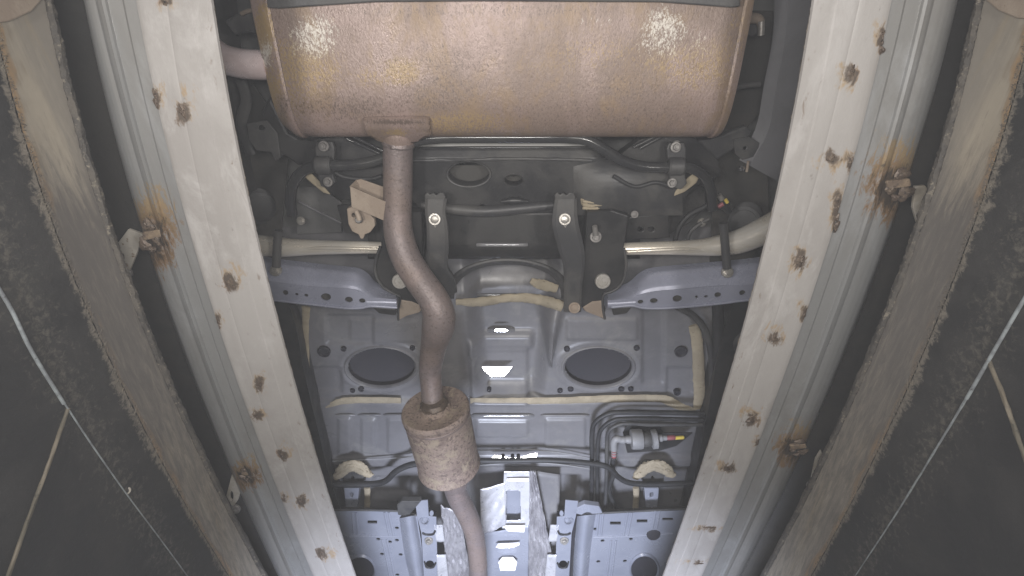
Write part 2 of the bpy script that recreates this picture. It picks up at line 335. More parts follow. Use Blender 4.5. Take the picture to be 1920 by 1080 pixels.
# ------------------------------------------------------------------ pit walls with steel edge beams
def pit_wall(side, X0, top, rim, label):
    s = -1 if side == 'l' else 1; X = s*X0
    rows = list(range(-150, 1321, 30)) if side == 'l' else list(range(-150, 1321, 30))
    t = thing('pit_wall', label, 'pit wall', (X, 0.6, 0.2), 'walls of the inspection pit')
    zt = {y: PX(top(y), y, X) for y in rows}; zr = {y: PX(rim(y), y, X) for y in rows}
    ext = lambda L: [Vector((L[0].x, L[0].y-.8, L[0].z))]+L+[Vector((L[-1].x, L[-1].y+2.0, L[-1].z+.0))]
    T = ext([zt[y] for y in rows]); R = ext([zr[y] for y in rows])
    rag = [random.uniform(-1, 1) for _ in T]
    n = len(T)
    face = []
    for k in range(7):
        u = k/6; face.append([Vector((X+s*.002*math.sin(u*3), T[i].y*(1-u)+R[i].y*u, T[i].z*(1-u)+R[i].z*u)) for i in range(n)])
    def ab(V):
        f = (np.arange(len(V))//((n-1)*6+1))/18.0    # 0 at the top edge, 1 at the rusty rim
        L = np.arange(len(V)) % ((n-1)*6+1)
        wob = .10*np.sin(L*.13)+.08*np.sin(L*.41+1)
        x, y = proj(V)
        return {'stain': np.clip((f-.80+wob*.4)/.12, 0, 1)*.75, 'dust': np.clip((f-.55+wob)/.3, 0, 1)*.5,
                'soot': np.where(y < 430, np.clip(.75-(430-y)/430, 0, 1), .75-.25*np.clip((y-430)/650, 0, 1))}
    loft('edge_beam', face, M['beam'], t, 6, 3, 0, True, ab, 60, .00015)
    jp = [(-30, -60), (88, -60), (84, -5), (60, 22), (20, 40), (-30, 48)] if side == 'l' else [(1835, -60), (1960, -60), (1960, 40), (1905, 34), (1870, 20), (1842, -4)]
    V = [PX(a, b, X-s*.006) for a, b in jp]; V += [v+Vector((s*.006, 0, 0)) for v in V]
    mk('joint_plate', V, [tuple(range(6)), tuple(range(6, 12))]+[(i, (i+1) % 6, (i+1) % 6+6, i+6) for i in range(6)], M['rusttan'], t, False, bevel=.002)
    # top lip with flaking edge, running inwards above the beam face
    lip = [[q.copy() for q in T], [Vector((q.x-s*(.0062+.0012*random.uniform(-1, 1)), q.y, q.z+.002)) for q in T], [Vector((q.x-s*(.0052+.0012*random.uniform(-1, 1)), q.y, q.z+.009)) for q in T]]
    lp = loft('flaking_lip', lip, M['flake'], t, 5, 4, .002, True, None, 40, .0006)
    loft('beam_top', [[Vector((q.x, q.y, q.z+.0095)) for q in T], [Vector((s*1.3, q.y, q.z+.0095)) for q in T]], M['deck'], t, 1, 1, .004)
    # the pit wall below the beam
    W = []
    for k in range(26):
        u = k/25; W.append([Vector((X+s*(.002+.012*min(1, u*8)), q.y, q.z*(1-u)+(-1.1)*u if k else q.z)) for q in R])
    def aw(V):
        m = (n-1)*5+1; k = np.arange(len(V))//m; L = np.arange(len(V)) % m
        top_z = V[:m, 2][L]; dz = top_z-V[:, 2]
        wob = .55+.35*np.sin(L*.09)+.25*np.sin(L*.33+2)+.2*np.sin(L*.9)
        return {'dust': np.clip(1-dz/(.016*(.6+np.clip(wob, 0, 2))), 0, 1)*.8, 'stain': np.clip(.6-np.abs(dz-.07)/.12, 0, 1)*.8}
    Wd = [W[0]]
    for k in range(1, 14): Wd.append([Vector((X+s*(.002+.010*k/13), q.y, q.z-.006*k)) for q in R])
    for zz in (.5, .4, .2, -.2, -.8): Wd.append([Vector((X+s*.014, q.y, zz)) for q in R])
    loft('wall_face', Wd, M['wall'], t, 5, 1, 0, True, aw, 60, .0003)
    # hanging dust along the rim
    V = []; Fc = []
    for i in range(1700):
        u = random.uniform(0, 1); a = random.uniform(1, n-2.01); j = int(a); fr = a-j
        b = R[j]*(1-fr)+R[j+1]*fr
        clump = .5+.5*math.sin(a*5.1)*math.sin(a*2.3+1)
        L = random.uniform(.002, .007)*(0.5+1.3*clump); wd = random.uniform(.0002, .0006); k = len(V)
        b = b+Vector((-s*random.uniform(.0005, .004), random.uniform(-.004, .004), random.uniform(-.008, .004)))
        e = b+Vector((-s*random.uniform(-.001, .004), random.uniform(-.006, .006), -L))
        V += [b+Vector((0, wd, 0)), b-Vector((0, wd, 0)), e, b+Vector((-s*wd*2, 0, 0))]; Fc += [(k, k+1, k+2), (k+1, k+3, k+2), (k+3, k, k+2)]
    d = mk('hanging_dust', V, Fc, M['fuzz'], t, False); d['kind'] = 'stuff'
    return t, X+s*.014
lt, XLW = pit_wall('l', .62, interp3(84, 238, 492), interp3(-18, 148, 430), 'dark dusty pit wall with cracked tan beam beside the tail pipe side runway')
rt, XRW = pit_wall('r', .63, interp3(1845, 1688, 1436), interp3(1944, 1780, 1520), 'dark dusty pit wall with tan beam and orange rusty rim beside the fuel filter side runway')
def on_wall(pts, x): return [PX(a, b, x) for a, b in pts]
def wtube(name, pts, x, r, m, label, cat, group, **kw):
    q = on_wall(pts, x); V, Fc = tube_mesh(q, r, **kw); o = mk(name, V, Fc, m, None, True); setp(o, label, cat, group); return o
wtube('conduit', [(-160, 330), (0, 545), (60, 660), (120, 757)], XLW+.005, .0024, M['cable'], 'thick blue grey conduit high on the pit wall at the photo\'s left edge', 'conduit', None, n=10, k=6)
wtube('cable', [(118, 752), (175, 838), (240, 930), (300, 1010), (360, 1092), (430, 1190)], XLW+.004, [.0012, .0012, .0010, .0010, .0010, .0010], M['cable'], 'thin pale cable running on from the conduit along the left pit wall', 'cable', None, n=8, k=6)
wtube('conduit', [(2060, 330), (1930, 545), (1880, 630), (1812, 748)], XRW-.005, .0023, M['cable'], 'thick pale conduit high on the pit wall at the photo\'s right edge', 'conduit', None, n=10, k=6)
wtube('cable', [(1814, 744), (1750, 850), (1690, 948), (1630, 1040), (1570, 1130)], XRW-.004, [.0016, .0013, .0012, .001, .0009], M['cable'], 'thin flaking pale cable running on from the conduit along the right pit wall', 'cable', None, n=8, k=8, jitter=.25)
wtube('wall_brace', [(128, 765), (95, 860), (58, 960), (10, 1095)], XLW+.003, .0024, M['brace'], 'tan rusty brace slanting down the pit wall from the left conduit', 'brace', None, n=8, k=6, jitter=.15)
wtube('wall_brace', [(1852, 672), (1880, 740), (1912, 830), (1960, 960)], XRW-.003, .0028, M['brace'], 'tan brace slanting down the pit wall from the right conduit', 'brace', None, n=8, k=6, jitter=.15)
an = thing('wall_anchor', 'small round pale anchor screw under the cable on the left pit wall', 'wall anchor', PX(237, 920, XLW))
c = PX(237, 920, XLW)
lathe('washer', c, (1, -.35, -.5), [(.0062, -.004), (.0062, .002), (.0052, .003), (.003, .003), (.0028, .0005)], M['tabw'], an, 18)
lathe('screw', c, (1, -.35, -.5), [(.0026, 0), (.0026, .0022), (.0018, .003)], M['boltdirty'], an, 8)
for nm, px, py, r, xw in (('a', 245, 888, .004, XLW),):
    pass

# ------------------------------------------------------------------ exhaust system
ex = thing('exhaust_system', 'rusty exhaust with a large oval muffler, bent pipe and small round resonator under the car', 'exhaust', P(815, 500, 1.0))
def ell_loft(name, secs, m, parent, n=72, attrf=None, k=1, caps=True, angle=40, pw=2.0):
    """secs: (x, yc, zc, b(half depth along y), a(half height))"""
    V = []; Fc = []
    for (x, yc, zc, b, a) in secs:
        for j in range(n):
            an_ = 2*math.pi*j/n; cc, ss = math.cos(an_), math.sin(an_)
            V.append((x, yc+b*math.copysign(abs(cc)**(2/pw), cc), zc+a*math.copysign(abs(ss)**(2/pw), ss)))
    for i in range(len(secs)-1):
        for j in range(n): Fc.append((i*n+j, i*n+(j+1) % n, (i+1)*n+(j+1) % n, (i+1)*n+j))
    if caps: Fc.append(tuple(range(n))); Fc.append(tuple(range((len(secs)-1)*n, len(secs)*n)))
    V = np.array(V); return mk(name, V, Fc, m, parent, True, attrs=attrf(V) if attrf else None, angle=angle)
YC, ZC, B, A = .106, 1.142, .175, .102
PW = 3.3
XA, XB = P(522, 95, 1.04).x, P(1378, 95, 1.04).x
secs = []
for i in range(121):
    u = i/120; x = XA+(XB-XA)*u
    e = 1-.010*math.exp(-((u-.0)/.012)**2)-.006*math.exp(-((u-1)/.01)**2)+.004*math.exp(-((u-.965)/.004)**2)
    d = .0035*math.sin(u*9)*.3
    secs.append((x, YC, ZC, B*e, (A+d)*e))
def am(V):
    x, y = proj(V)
    dust_glint = spots(V, [(588, 70, 44, 36, .62), (600, 48, 30, 24, .4), (1245, 56, 40, 42, .58), (1215, 80, 26, 24, .35), (1310, 80, 35, 35, .22), (1120, 40, 45, 16, .2)])  # pale patches paint the side lamps' reflections into the muffler colour
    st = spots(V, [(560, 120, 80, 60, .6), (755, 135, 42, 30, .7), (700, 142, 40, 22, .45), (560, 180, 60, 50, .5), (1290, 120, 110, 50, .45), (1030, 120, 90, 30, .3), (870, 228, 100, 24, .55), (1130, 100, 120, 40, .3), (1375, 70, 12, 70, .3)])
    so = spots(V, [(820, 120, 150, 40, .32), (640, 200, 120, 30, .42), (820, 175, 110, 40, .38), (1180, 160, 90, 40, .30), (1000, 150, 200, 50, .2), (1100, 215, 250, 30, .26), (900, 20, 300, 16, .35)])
    return {'dust': dust_glint, 'stain': st, 'soot': so}
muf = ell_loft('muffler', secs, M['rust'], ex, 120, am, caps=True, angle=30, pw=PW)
def cap(x0, x1, s):
    return [(x0, YC, ZC, B*.985, A*.985), (x0+s*.004, YC, ZC, B*1.012, A*1.012), (x0+s*.010, YC, ZC, B*1.010, A*1.010), (x0+s*.017, YC, ZC, B*.99, A*.985), (x0+(x1-x0)*.78, YC, ZC, B*.90, A*.87), (x1, YC, ZC, B*.74, A*.66), (x1+s*.002, YC, ZC, B*.4, A*.3)]
def acap(V): return {'stain': spots(V, [(495, 60, 22, 60, .9), (505, 180, 30, 60, .75), (1385, 60, 14, 60, .3)]), 'dust': spots(V, [(497, 105, 14, 22, .95)]), 'soot': spots(V, [(530, 200, 14, 30, .5)])}  # dark mark paints the crease shadow where the left cap meets the body
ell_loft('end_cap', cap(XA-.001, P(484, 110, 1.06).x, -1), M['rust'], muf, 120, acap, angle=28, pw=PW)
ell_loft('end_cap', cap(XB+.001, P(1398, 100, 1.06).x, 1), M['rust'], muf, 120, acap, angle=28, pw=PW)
# stepped inlet neck on the front of the muffler
def zmuf(py):                     # height of the muffler's underside along a line of sight
    d = ray(960, py); k = d.y/d.z; best = None
    for i in range(400):
        zz = ZC-A+i*A/400; yy = k*zz
        if abs((yy-YC)/B)**PW+abs((zz-ZC)/A)**PW <= 1: return zz
    return ZC-.06
nk = [[(682, 223), (700, 221), (795, 220), (803, 226)], [(682, 228), (700, 226), (795, 224), (803, 232)], [(684, 240), (700, 240), (792, 238), (804, 246)], [(690, 252), (702, 253), (796, 251), (806, 252)], [(718, 266), (725, 267), (772, 266), (778, 265)]]
loft('inlet_plate', [[P(a, b, zmuf(b)-(.001, .009, .010, .010, .006)[i]) if b < 252 else P(a, b, zmuf(249)+(b-249)*.0016-.010) for a, b in r] for i, r in enumerate(nk)], M['rust'], muf, 4, 4, .006, attrf=lambda V: {'soot': spots(V, [(745, 228, 60, 4, .9)]), 'stain': spots(V, [(740, 246, 20, 8, .9)])})  # dark line paints the shadow along the plate's upper edge
tube('inlet_collar', [(746, 232, 1.10), (747, 246, 1.10), (747, 258, 1.10), (748, 268, 1.10)], [.036, .037, .035, .032], M['rust'], muf, n=28, k=4)
pts = [(747, 250, 1.10), (746, 300, 1.10), (746, 360, 1.095), (745, 410, 1.085), (749, 445, 1.07), (762, 485, 1.05), (787, 525, 1.03), (810, 557, 1.01), (822, 585, 1.0), (822, 612, 1.0), (814, 645, 1.02), (807, 690, 1.03), (809, 725, 1.02), (814, 775, .99)]
rad = [.031, .031, .031, .031, .032, .0325, .033, .0335, .036, .037, .031, .0275, .0265, .0275]
tube('exhaust_pipe', pts, rad, M['rustpipe'], ex, n=32, k=7)
# resonator
c0, c1 = P(815, 762, .99), P(843, 876, .985); ax = (c1-c0); Ln = ax.length
rp = [(.030, -.006), (.036, -.004), (.040, .006), (.056, .009), (.070, .004), (.081, .003), (.0845, .008), (.0850, .014), (.0825, .017), (.0815, .022), (.0820, .05), (.0815, Ln*.5), (.081, Ln-.05), (.080, Ln-.02), (.0825, Ln-.014), (.083, Ln-.007), (.078, Ln), (.06, Ln+.01), (.03, Ln+.014)]
rs = lathe('resonator', c0, ax, rp, M['rustres'], ex, 64, angle=35)
lathe('seam_band', c0, ax, [(.0822, .024), (.0838, .026), (.0838, .029), (.0822, .031)], M['rustpipe'], rs, 64)
tube('front_pipe', [(842, 870, .985), (848, 897, .986), (858, 930, .99), (876, 965, 1.0), (889, 1000, 1.01), (895, 1040, 1.02), (897, 1085, 1.03), (897, 1150, 1.05)], [.030, .030, .030, .0295, .029, .029, .0295, .030], M['rustpipe'], ex, n=26, k=6)
tube('front_collar', [(846, 886, .985), (850, 898, .985), (854, 910, .987)], [.040, .038, .033], M['rustpipe'], rs, n=26, k=3)
lathe('weld_ring', c0, ax, [(.0275, -.016), (.0315, -.012), (.0345, -.008), (.0345, -.004), (.0325, .001)], M['weld'], rs, 40, jitter=.05)
lathe('weld_ring', P(747, 268, 1.10), (P(746, 300, 1.10)-P(747, 262, 1.10)), [(.0305, -.007), (.0335, -.003), (.0335, .003), (.0305, .007)], M['rustpipe'], ex, 40, jitter=.035)
lathe('weld_ring', P(810, 557, 1.01), (P(815, 570, 1.008)-P(806, 548, 1.012)), [(.0320, -.004), (.0342, -.001), (.0342, .002), (.0320, .005)], M['rustpipe'], ex, 40, jitter=.03)
tube('tail_pipe', [(505, 122, 1.075), (470, 121, 1.075), (440, 117, 1.078), (415, 108, 1.085), (390, 88, 1.10), (365, 52, 1.12), (345, 5, 1.14)], .0265, M['tailpipe'], ex, n=28, k=7)
# hanger bracket clamped to the pipe: a folded strap box
hb = plate('hanger_bracket', [(656, 350), (662, 352), (724, 379), (727, 384), (727, 416), (722, 415), (659, 388)], 1.07, .004, M['rusttan'], ex, bevel=.001)
plate('bracket_back', [(668, 338), (676, 336), (722, 352), (722, 380), (674, 360)], 1.10, .004, M['rusttan'], hb, bevel=.001)
plate('bracket_end', [(655, 350, 1.071), (668, 337, 1.10), (674, 346, 1.10), (674, 360, 1.10), (660, 356, 1.071)], 1.08, .003, M['rusttan'], hb, bevel=.0005)
plate('bracket_floor', [(662, 362, 1.074), (674, 360, 1.10), (722, 378, 1.10), (722, 383, 1.074)], 1.09, .003, M['rusttan'], hb, bevel=.0005)
tube('hanger_pin', [(668, 396, 1.073), (672, 405, 1.07), (674, 413, 1.068)], [.0055, .006, .006], M['rusttan'], ex, n=10, k=3)
# rubber hanger
rh = thing('rubber_hanger', 'round dusty rubber exhaust hanger with a pointed lower tip under the folded bracket', 'exhaust hanger', P(678, 418, 1.085))
plate('hanger_body', [(650, 392), (660, 388), (690, 398), (702, 412), (703, 424), (694, 436), (684, 440), (681, 448), (676, 448), (672, 440), (660, 434), (653, 420)], 1.085, .016, M['rusttan'], rh, holes=[circ(663, 404, 4, 4, 12)], bevel=.003)
lathe('pin_head', P(673, 412, 1.080), (0, -.3, -1), [(.008, -.006), (.008, .004), (.0055, .008)], M['boltdirty'], rh, 14)

# ------------------------------------------------------------------ car underbody
ub = thing('car_underbody', 'grey painted car floor with two oval plugs and tan sealant seams above the exhaust', 'car underbody', (0, 1.0, 1.3))
# pressed floor sheet as one relief
ZF = 1.30
step = .0055; gx = np.arange(-.86, .861, step); gy = np.arange(.585, 2.25, step)
GX, GY = np.meshgrid(gx, gy); Vf = np.stack([GX.ravel(), GY.ravel(), np.full(GX.size, ZF)], 1)
fx, fy = proj(Vf)
def ss(a, b, v): t_ = np.clip((v-a)/(b-a), 0, 1); return t_*t_*(3-2*t_)
def box(x0, x1, y0, y1, s): return ss(x0-s, x0+s, fx)*(1-ss(x1-s, x1+s, fx))*ss(y0-s, y0+s, fy)*(1-ss(y1-s, y1+s, fy))
z = np.zeros(len(fx))
# exhaust tunnel pressed up between the two plugs
tl = 862+(fy-500)*.10; tr = 1058-(fy-500)*.14
tun = ss(0, 34, fx-tl)*ss(0, 30, tr-fx)*ss(486, 506, fy)*(1-ss(722, 752, fy)); z += .052*tun
z -= .020*box(880, 1000, 640, 668, 7)*1.0
z -= .014*box(884, 990, 668, 752, 5)
# wedge rib on the tunnel's right side
rb = ss(0, 1, 1-np.abs(fx-1032)/np.maximum(3, (688-fy)*.30))*ss(560, 600, fy)*(1-ss(676, 690, fy)); z -= .040*rb
# seat-back panel ribs
z += .008*box(612, 700, 592, 645, 3); z -= .005*box(655, 780, 600, 640, 3); z -= .006*box(1062, 1195, 596, 636, 3); z += .007*box(1205, 1245, 570, 720, 4)
for a in (715, 1122): z -= .0035*np.exp(-((np.sqrt(((fx-a)/78)**2+((fy-688)/46)**2)-1)/.06)**2)
z += .010*box(575, 640, 690, 735, 5)+.008*box(1250, 1300, 690, 738, 5)
# step at the sealant seam, then the embossed panel
z -= .014*ss(744, 752, fy)
for (a, b_, c_, d) in ((637, 660, 776, 845), (680, 706, 778, 842), (729, 768, 778, 842), (893, 990, 782, 812), (1022, 1096, 778, 832)):
    z -= .007*box(a, b_, c_, d, 2.2)
z -= .012*ss(846, 853, fy); z += .020*ss(862, 874, fy)
z -= .03*box(1045, 1088, 890, 944, 3)*-.5
z += .02*box(700, 770, 895, 930, 6)
z -= .05*ss(0, 60, 600-fx)*ss(560, 600, fy)*.6; z -= .05*ss(0, 60, fx-1300)*ss(560, 600, fy)*.5
z += .05*(1-ss(500, 560, fy))
z += .0012*np.sin(GX.ravel()*11+1)*np.sin(GY.ravel()*9)
Vf[:, 2] += z
nx, ny = len(gx), len(gy)
ii = np.arange((ny-1)*nx).reshape(ny-1, nx)[:, :-1].ravel()
Ff = np.stack([ii, ii+1, ii+nx+1, ii+nx], 1)
cx = (fx[ii]+fx[ii+1]+fx[ii+nx])/3; cy = (fy[ii]+fy[ii+1]+fy[ii+nx])/3
keep = np.ones(len(ii), bool)
PLUGS = [(715, 688, 65, 37), (1122, 688, 65, 37)]
for a, b_, rx, ry in PLUGS: keep &= (((cx-a)/rx)**2+((cy-b_)/ry)**2) > .96
fl = mk('floor_panel', Vf, Ff[keep].tolist(), M['paint'], ub, True, angle=60)
for a, b_, rx, ry in PLUGS:
    V = []; Fc = []; n = 48
    for f, dz in ((1.10, .004), (1.06, -.0035), (1.03, -.0045), (.985, -.001), (.965, .006), (.955, .022), (.5, .026)):
        for j in range(n):
            an_ = 2*math.pi*j/n; V.append(P(a+rx*f*math.cos(an_), b_+ry*f*math.sin(an_), ZF)+Vector((0, 0, dz-.002)))
    for i in range(6):
        for j in range(n): Fc.append((i*n+j, i*n+(j+1) % n, (i+1)*n+(j+1) % n, (i+1)*n+j))
    Fc.append(tuple(range(6*n, 7*n)))
    o = mk('plug_rim', V[:5*n], Fc[:4*n], M['paint'], ub, True, angle=50)
    mk('floor_plug', V[4*n:], [tuple(q-4*n for q in f) for f in Fc[4*n:]], M['hole'], ub, True, angle=50)
def grom(px, py, r, zz, m='hole', parent=ub, sy=1.0):
    cc = P(px, py, zz); rr = r/F*(cc.y*CE+cc.z*SE)
    return lathe('grommet', cc, (0, 0, -1), [(rr, -.012), (rr, .0015), (rr*.9, .0028), (rr*.74, .0022), (rr*.62, -.001)], M[m], parent, 20, sy=sy)
for px, py, r in ((607, 660, 12), (644, 655, 5), (773, 653, 5), (1063, 655, 5.5), (1194, 653, 5.5), (1277, 660, 12), (677, 730, 5.5), (661, 733, 4.5), (1070, 730, 5.5), (1050, 733, 5), (1165, 730, 5.5), (1183, 730, 5), (1270, 737, 6), (917, 732, 4)):
    grom(px, py, r, ZF-.006 if py < 740 else ZF-.014)
# sealant
def bead(pts, wd, zz, fl_=.34, jit=.08): return tube('sealant_bead', [(a, b_, zz) for a, b_ in pts], [q*1.5 for q in wd] if hasattr(wd, '__len__') else wd, M['seal'], ub, n=10, k=8, flat=fl_, jitter=jit)
bead([(598, 768), (620, 760), (645, 752), (680, 750), (752, 751)], [.004, .007, .009, .009, .008], ZF-.012)
bead([(882, 752), (960, 752), (1050, 751), (1140, 748), (1230, 747), (1250, 750), (1275, 762), (1305, 768)], [.008, .009, .009, .010, .010, .011, .010, .004], ZF-.014)
bead([(1300, 610), (1307, 640), (1310, 700), (1311, 740), (1307, 766)], [.009, .011, .012, .011, .008], ZF-.035)
bead([(574, 575), (573, 620), (575, 680), (580, 745)], [.008, .006, .006, .005], ZF-.035)
bead([(855, 566), (900, 566), (960, 558), (1010, 562), (1055, 574)], [.007, .010, .009, .011, .012], 1.285, .5, .12)
bead([(995, 526), (1015, 534), (1045, 542)], [.006, .011, .008], 1.30, .4, .15)
for s_, (ax_, bx_) in (('l', (626, 697)), ('r', (1190, 1265))):
    m_ = (ax_+bx_)/2
    for q in range(3):
        bead([(ax_+2+q*4, 896-q*2), (ax_+14+q*3, 876+q*4), (m_-2, 868+q*5), (bx_-20-q*2, 872+q*5), (bx_-2-q*4, 892-q)], .012, ZF-.060-.004*q, .6, .25)
# bright smooth folds in the floor that face the pit lamp
def fold(x0, x1, y, zz, r, m='paint', name='stiffening_bead'):
    return tube(name, [(x0-10, y, zz+r*1.1), (x0, y, zz), ((x0+x1)/2, y, zz), (x1, y, zz), (x1+10, y, zz+r*1.1)], r, M[m], ub, n=16, k=4)
M['glosspaint'] = mat('glossy_grey_paint', (.26, .26, .27), (.24, .24, .25), (.2, .2, .2), 4, 60, .7, .17, .3, .02, 30)
fold(896, 990, 779, ZF-.020, .006, 'glosspaint'); fold(1024, 1094, 779, ZF-.020, .004); fold(905, 956, 553, 1.305, .005, 'glosspaint'); fold(926, 953, 619, ZF+.040, .007, 'glosspaint')
fold(905, 978, 459, 1.20, .005, 'glosspaint'); fold(730, 764, 778, ZF-.020, .004); fold(682, 704, 778, ZF-.020, .004); fold(640, 656, 778, ZF-.020, .004)
tube('cross_seam', [(600, 866), (680, 862), (760, 857), (850, 846), (960, 843), (1000, 843), (1060, 850), (1115, 861)], .0022, M['plastic'], ub, z=ZF-.032, n=8, k=8)
tube('cross_seam', [(880, 874), (960, 868), (1010, 868), (1060, 872), (1112, 880)], .0022, M['plastic'], ub, z=ZF-.03, n=8, k=8)
def facing(name, cpx, cpy, zz, pts, m, tilt=(0, 0, 0), t_=.002):
    """a small tab of bare steel bent square to the line of sight of the pit lamp"""
    c_ = P(cpx, cpy, zz); nrm = (Vector((-.045, -.04, -.03))-c_).normalized()+Vector(tilt); nrm.normalize()
    V3 = []
    for a, b_ in pts:
        d = ray(a, b_); V3.append(d*(c_.dot(nrm)/d.dot(nrm)))
    n = len(V3); V = V3+[v-nrm*t_ for v in V3]
    return mk(name, V, [tuple(range(n)), tuple(range(2*n-1, n-1, -1))]+[(i, (i+1) % n, (i+1) % n+n, i+n) for i in range(n)], M[m], ub, False, bevel=.0008)
facing('bare_tab', 931, 697, ZF+.0, [(903, 687), (961, 687), (957, 693), (945, 706), (920, 706), (906, 694)], 'baresteel')  # steel facets added to mirror the pit lamp as bright spots
facing('bare_tab', 965, 857, ZF-.05, [(921, 858), (926, 853), (945, 854), (952, 858), (975, 857), (1000, 850), (1008, 849), (1006, 859), (985, 863), (924, 862)], 'baresteel')
for q in (943, 961, 972): grom(q, 858, 3.5, ZF-.057)
facing('bare_tab', 938, 619, ZF+.02, [(925, 621), (930, 616), (948, 616), (954, 620), (948, 622), (930, 622)], 'baresteel')
# rear floor above the subframe, wheel-side longitudinals, bumper edge
plate('rear_floor', [(380, -120), (1560, -120), (1560, 505), (380, 505)], 1.40, .01, M['paintrear'], ub, bevel=0)
loft('rear_floor_step', [[P(a, 256, 1.20) for a in (762, 860, 960, 1050, 1118)], [P(a, 266, 1.195) for a in (766, 860, 960, 1050, 1112)], [P(a, 278, 1.20) for a in (780, 860, 960, 1050, 1104)]], M['palepanel'], ub, 4, 4, .004)  # body paint made paler here so the shadowed strip looks lit
plate('bumper_edge', [(500, -420), (500, 14), (520, 16), (700, 4), (900, 2), (1240, 4), (1372, 14), (1388, 12), (1392, -420)], 1.02, .006, M['darkdust'], ub, bevel=.003)
lo = [[(1452, -60), (1450, 60), (1432, 160), (1420, 230), (1398, 280), (1386, 300)], [(1478, -60), (1474, 60), (1456, 160), (1442, 240), (1420, 285), (1405, 310)], [(1536, -60), (1530, 60), (1512, 180), (1492, 280), (1476, 310), (1440, 330)], [(1580, -60), (1570, 60), (1545, 180), (1520, 300), (1500, 330), (1480, 350)]]
loft('longitudinal', [[P(a, b_, zz) for a, b_ in l] for l, zz in zip([lo[0]]+lo, (1.36, 1.19, 1.17, 1.17, 1.19))], M['longi'], ub, 4, 4, 0, angle=30)
l2 = [[(x_, y_) for x_, y_ in ((440, -60), (452, 90), (470, 200), (470, 300), (500, 420))], [(400, -60), (412, 90), (440, 200), (445, 300), (470, 420)], [(340, -60), (360, 90), (390, 200), (400, 300), (430, 420)]]
loft('longitudinal', [[P(a, b_, zz) for a, b_ in l] for l, zz in zip([l2[0]]+l2, (1.38, 1.24, 1.21, 1.21))], M['dark'], ub, 4, 4, 0, angle=30)
sl = [(470, 470), (540, 580), (566, 700), (590, 800), (615, 900), (650, 1000), (690, 1100)]
loft('side_sill', [[P(a+22, b_, 1.30) for a, b_ in sl], [P(a+4, b_, 1.20) for a, b_ in sl], [P(a-150, b_, 1.19) for a, b_ in sl]], M['dark'], ub, 4, 4, .004, angle=30)
sr = [(1440, 470), (1390, 540), (1352, 640), (1330, 760), (1310, 860), (1290, 960), (1260, 1080)]
loft('side_sill', [[P(a-18, b_, 1.30) for a, b_ in sr], [P(a, b_, 1.21) for a, b_ in sr], [P(a+150, b_, 1.20) for a, b_ in sr]], M['dark'], ub, 4, 4, .004, angle=30)
# jacking mounts by the tan lumps
for s_, ox in (('l', 0), ('r', 563)):
    mb = plate('mount_box', [(642+ox, 884), (650+ox, 879), (676+ox, 880), (682+ox, 890), (682+ox, 912), (643+ox, 912)], 1.235, .05, M['darkdust'], ub, holes=[circ(661+ox, 896, 3, 4, 10)], bevel=.003)
    plate('mount_post', [(645+ox, 916), (673+ox, 916), (670+ox, 952), (648+ox, 952)], 1.235, .04, M['cover'], ub, holes=[circ(659+ox, 928, 3.5, 5, 12)], bevel=.003)
    k_ = 0 if s_ == 'l' else -59
    tube('sealant_bead', [(688+ox+k_, 914), (689+ox+k_, 932), (688+ox+k_, 952)], .011, M['seal'], ub, z=1.26, n=10, k=5, flat=.5, jitter=.08)

# ------------------------------------------------------------------ rear subframe
sf = thing('rear_subframe', 'black dusty subframe crossmember with oval hole and bolted straps between the muffler and the floor', 'subframe', P(940, 350, 1.16))
cm_out = [(560, 322), (590, 262), (640, 256), (700, 286), (760, 300), (800, 300), (960, 300), (1100, 300), (1160, 292), (1200, 262), (1235, 254), (1300, 256), (1345, 300), (1352, 330), (1300, 350), (1270, 385), (1240, 402), (1180, 408), (1120, 376), (1085, 372), (1075, 396), (1000, 399), (910, 404), (850, 394), (800, 398), (770, 375), (700, 365), (640, 375), (600, 350)]
plate('crossmember', cm_out, 1.165, .03, M['dark'], sf, holes=[circ(879, 326, 38, 22, 28), circ(963, 338, 17, 10, 18), circ(905, 388, 7, 5, 14)], bevel=.006)
def ringp(px, py, rx, ry, zz, m, parent, n=30):
    V = []; Fc = []
    for f, dz in ((1.16, .003), (1.10, -.004), (1.03, -.003), (.99, .014)):
        for j in range(n):
            a = 2*math.pi*j/n; V.append(P(px+rx*f*math.cos(a), py+ry*f*math.sin(a), zz)+Vector((0, 0, dz)))
    for i in range(3):
        for j in range(n): Fc.append((i*n+j, i*n+(j+1) % n, (i+1)*n+(j+1) % n, (i+1)*n+j))
    return mk('hole_rim', V, Fc, m, parent, True, angle=50)
ringp(879, 326, 38, 22, 1.1645, M['darkdust'], sf); ringp(963, 338, 17, 10, 1.1645, M['darkdust'], sf)
plate('back_web', [(760, 310), (1130, 310), (1130, 370), (760, 370)], 1.21, .004, M['deck'], sf, bevel=0)
tube('rolled_edge', [(770, 301), (850, 300), (960, 298), (1060, 299), (1110, 301)], .004, M['darkdust'], sf, z=1.163, n=8, k=6, jitter=.15)
tube('rolled_edge', [(788, 278), (880, 277), (1000, 277), (1110, 277)], .0035, M['blackgloss'], sf, z=1.18, n=8, k=6)
loft('rear_face', [[P(a, 279, 1.18) for a in (770, 870, 960, 1060, 1120)], [P(a, 300, 1.166) for a in (750, 870, 960, 1060, 1140)]], M['darkdust'], sf, 3, 4, .003)
# lower rounded lip of the crossmember
tube('lower_lip', [(790, 384), (850, 392), (910, 396), (985, 390), (1045, 384)], [.008, .012, .013, .012, .008], M['darkdust'], sf, z=1.158, n=14, k=6)
tube('pressed_boss', [(940, 378), (965, 376), (990, 378)], [.004, .010, .004], M['dark'], sf, z=1.160, n=12, k=6)
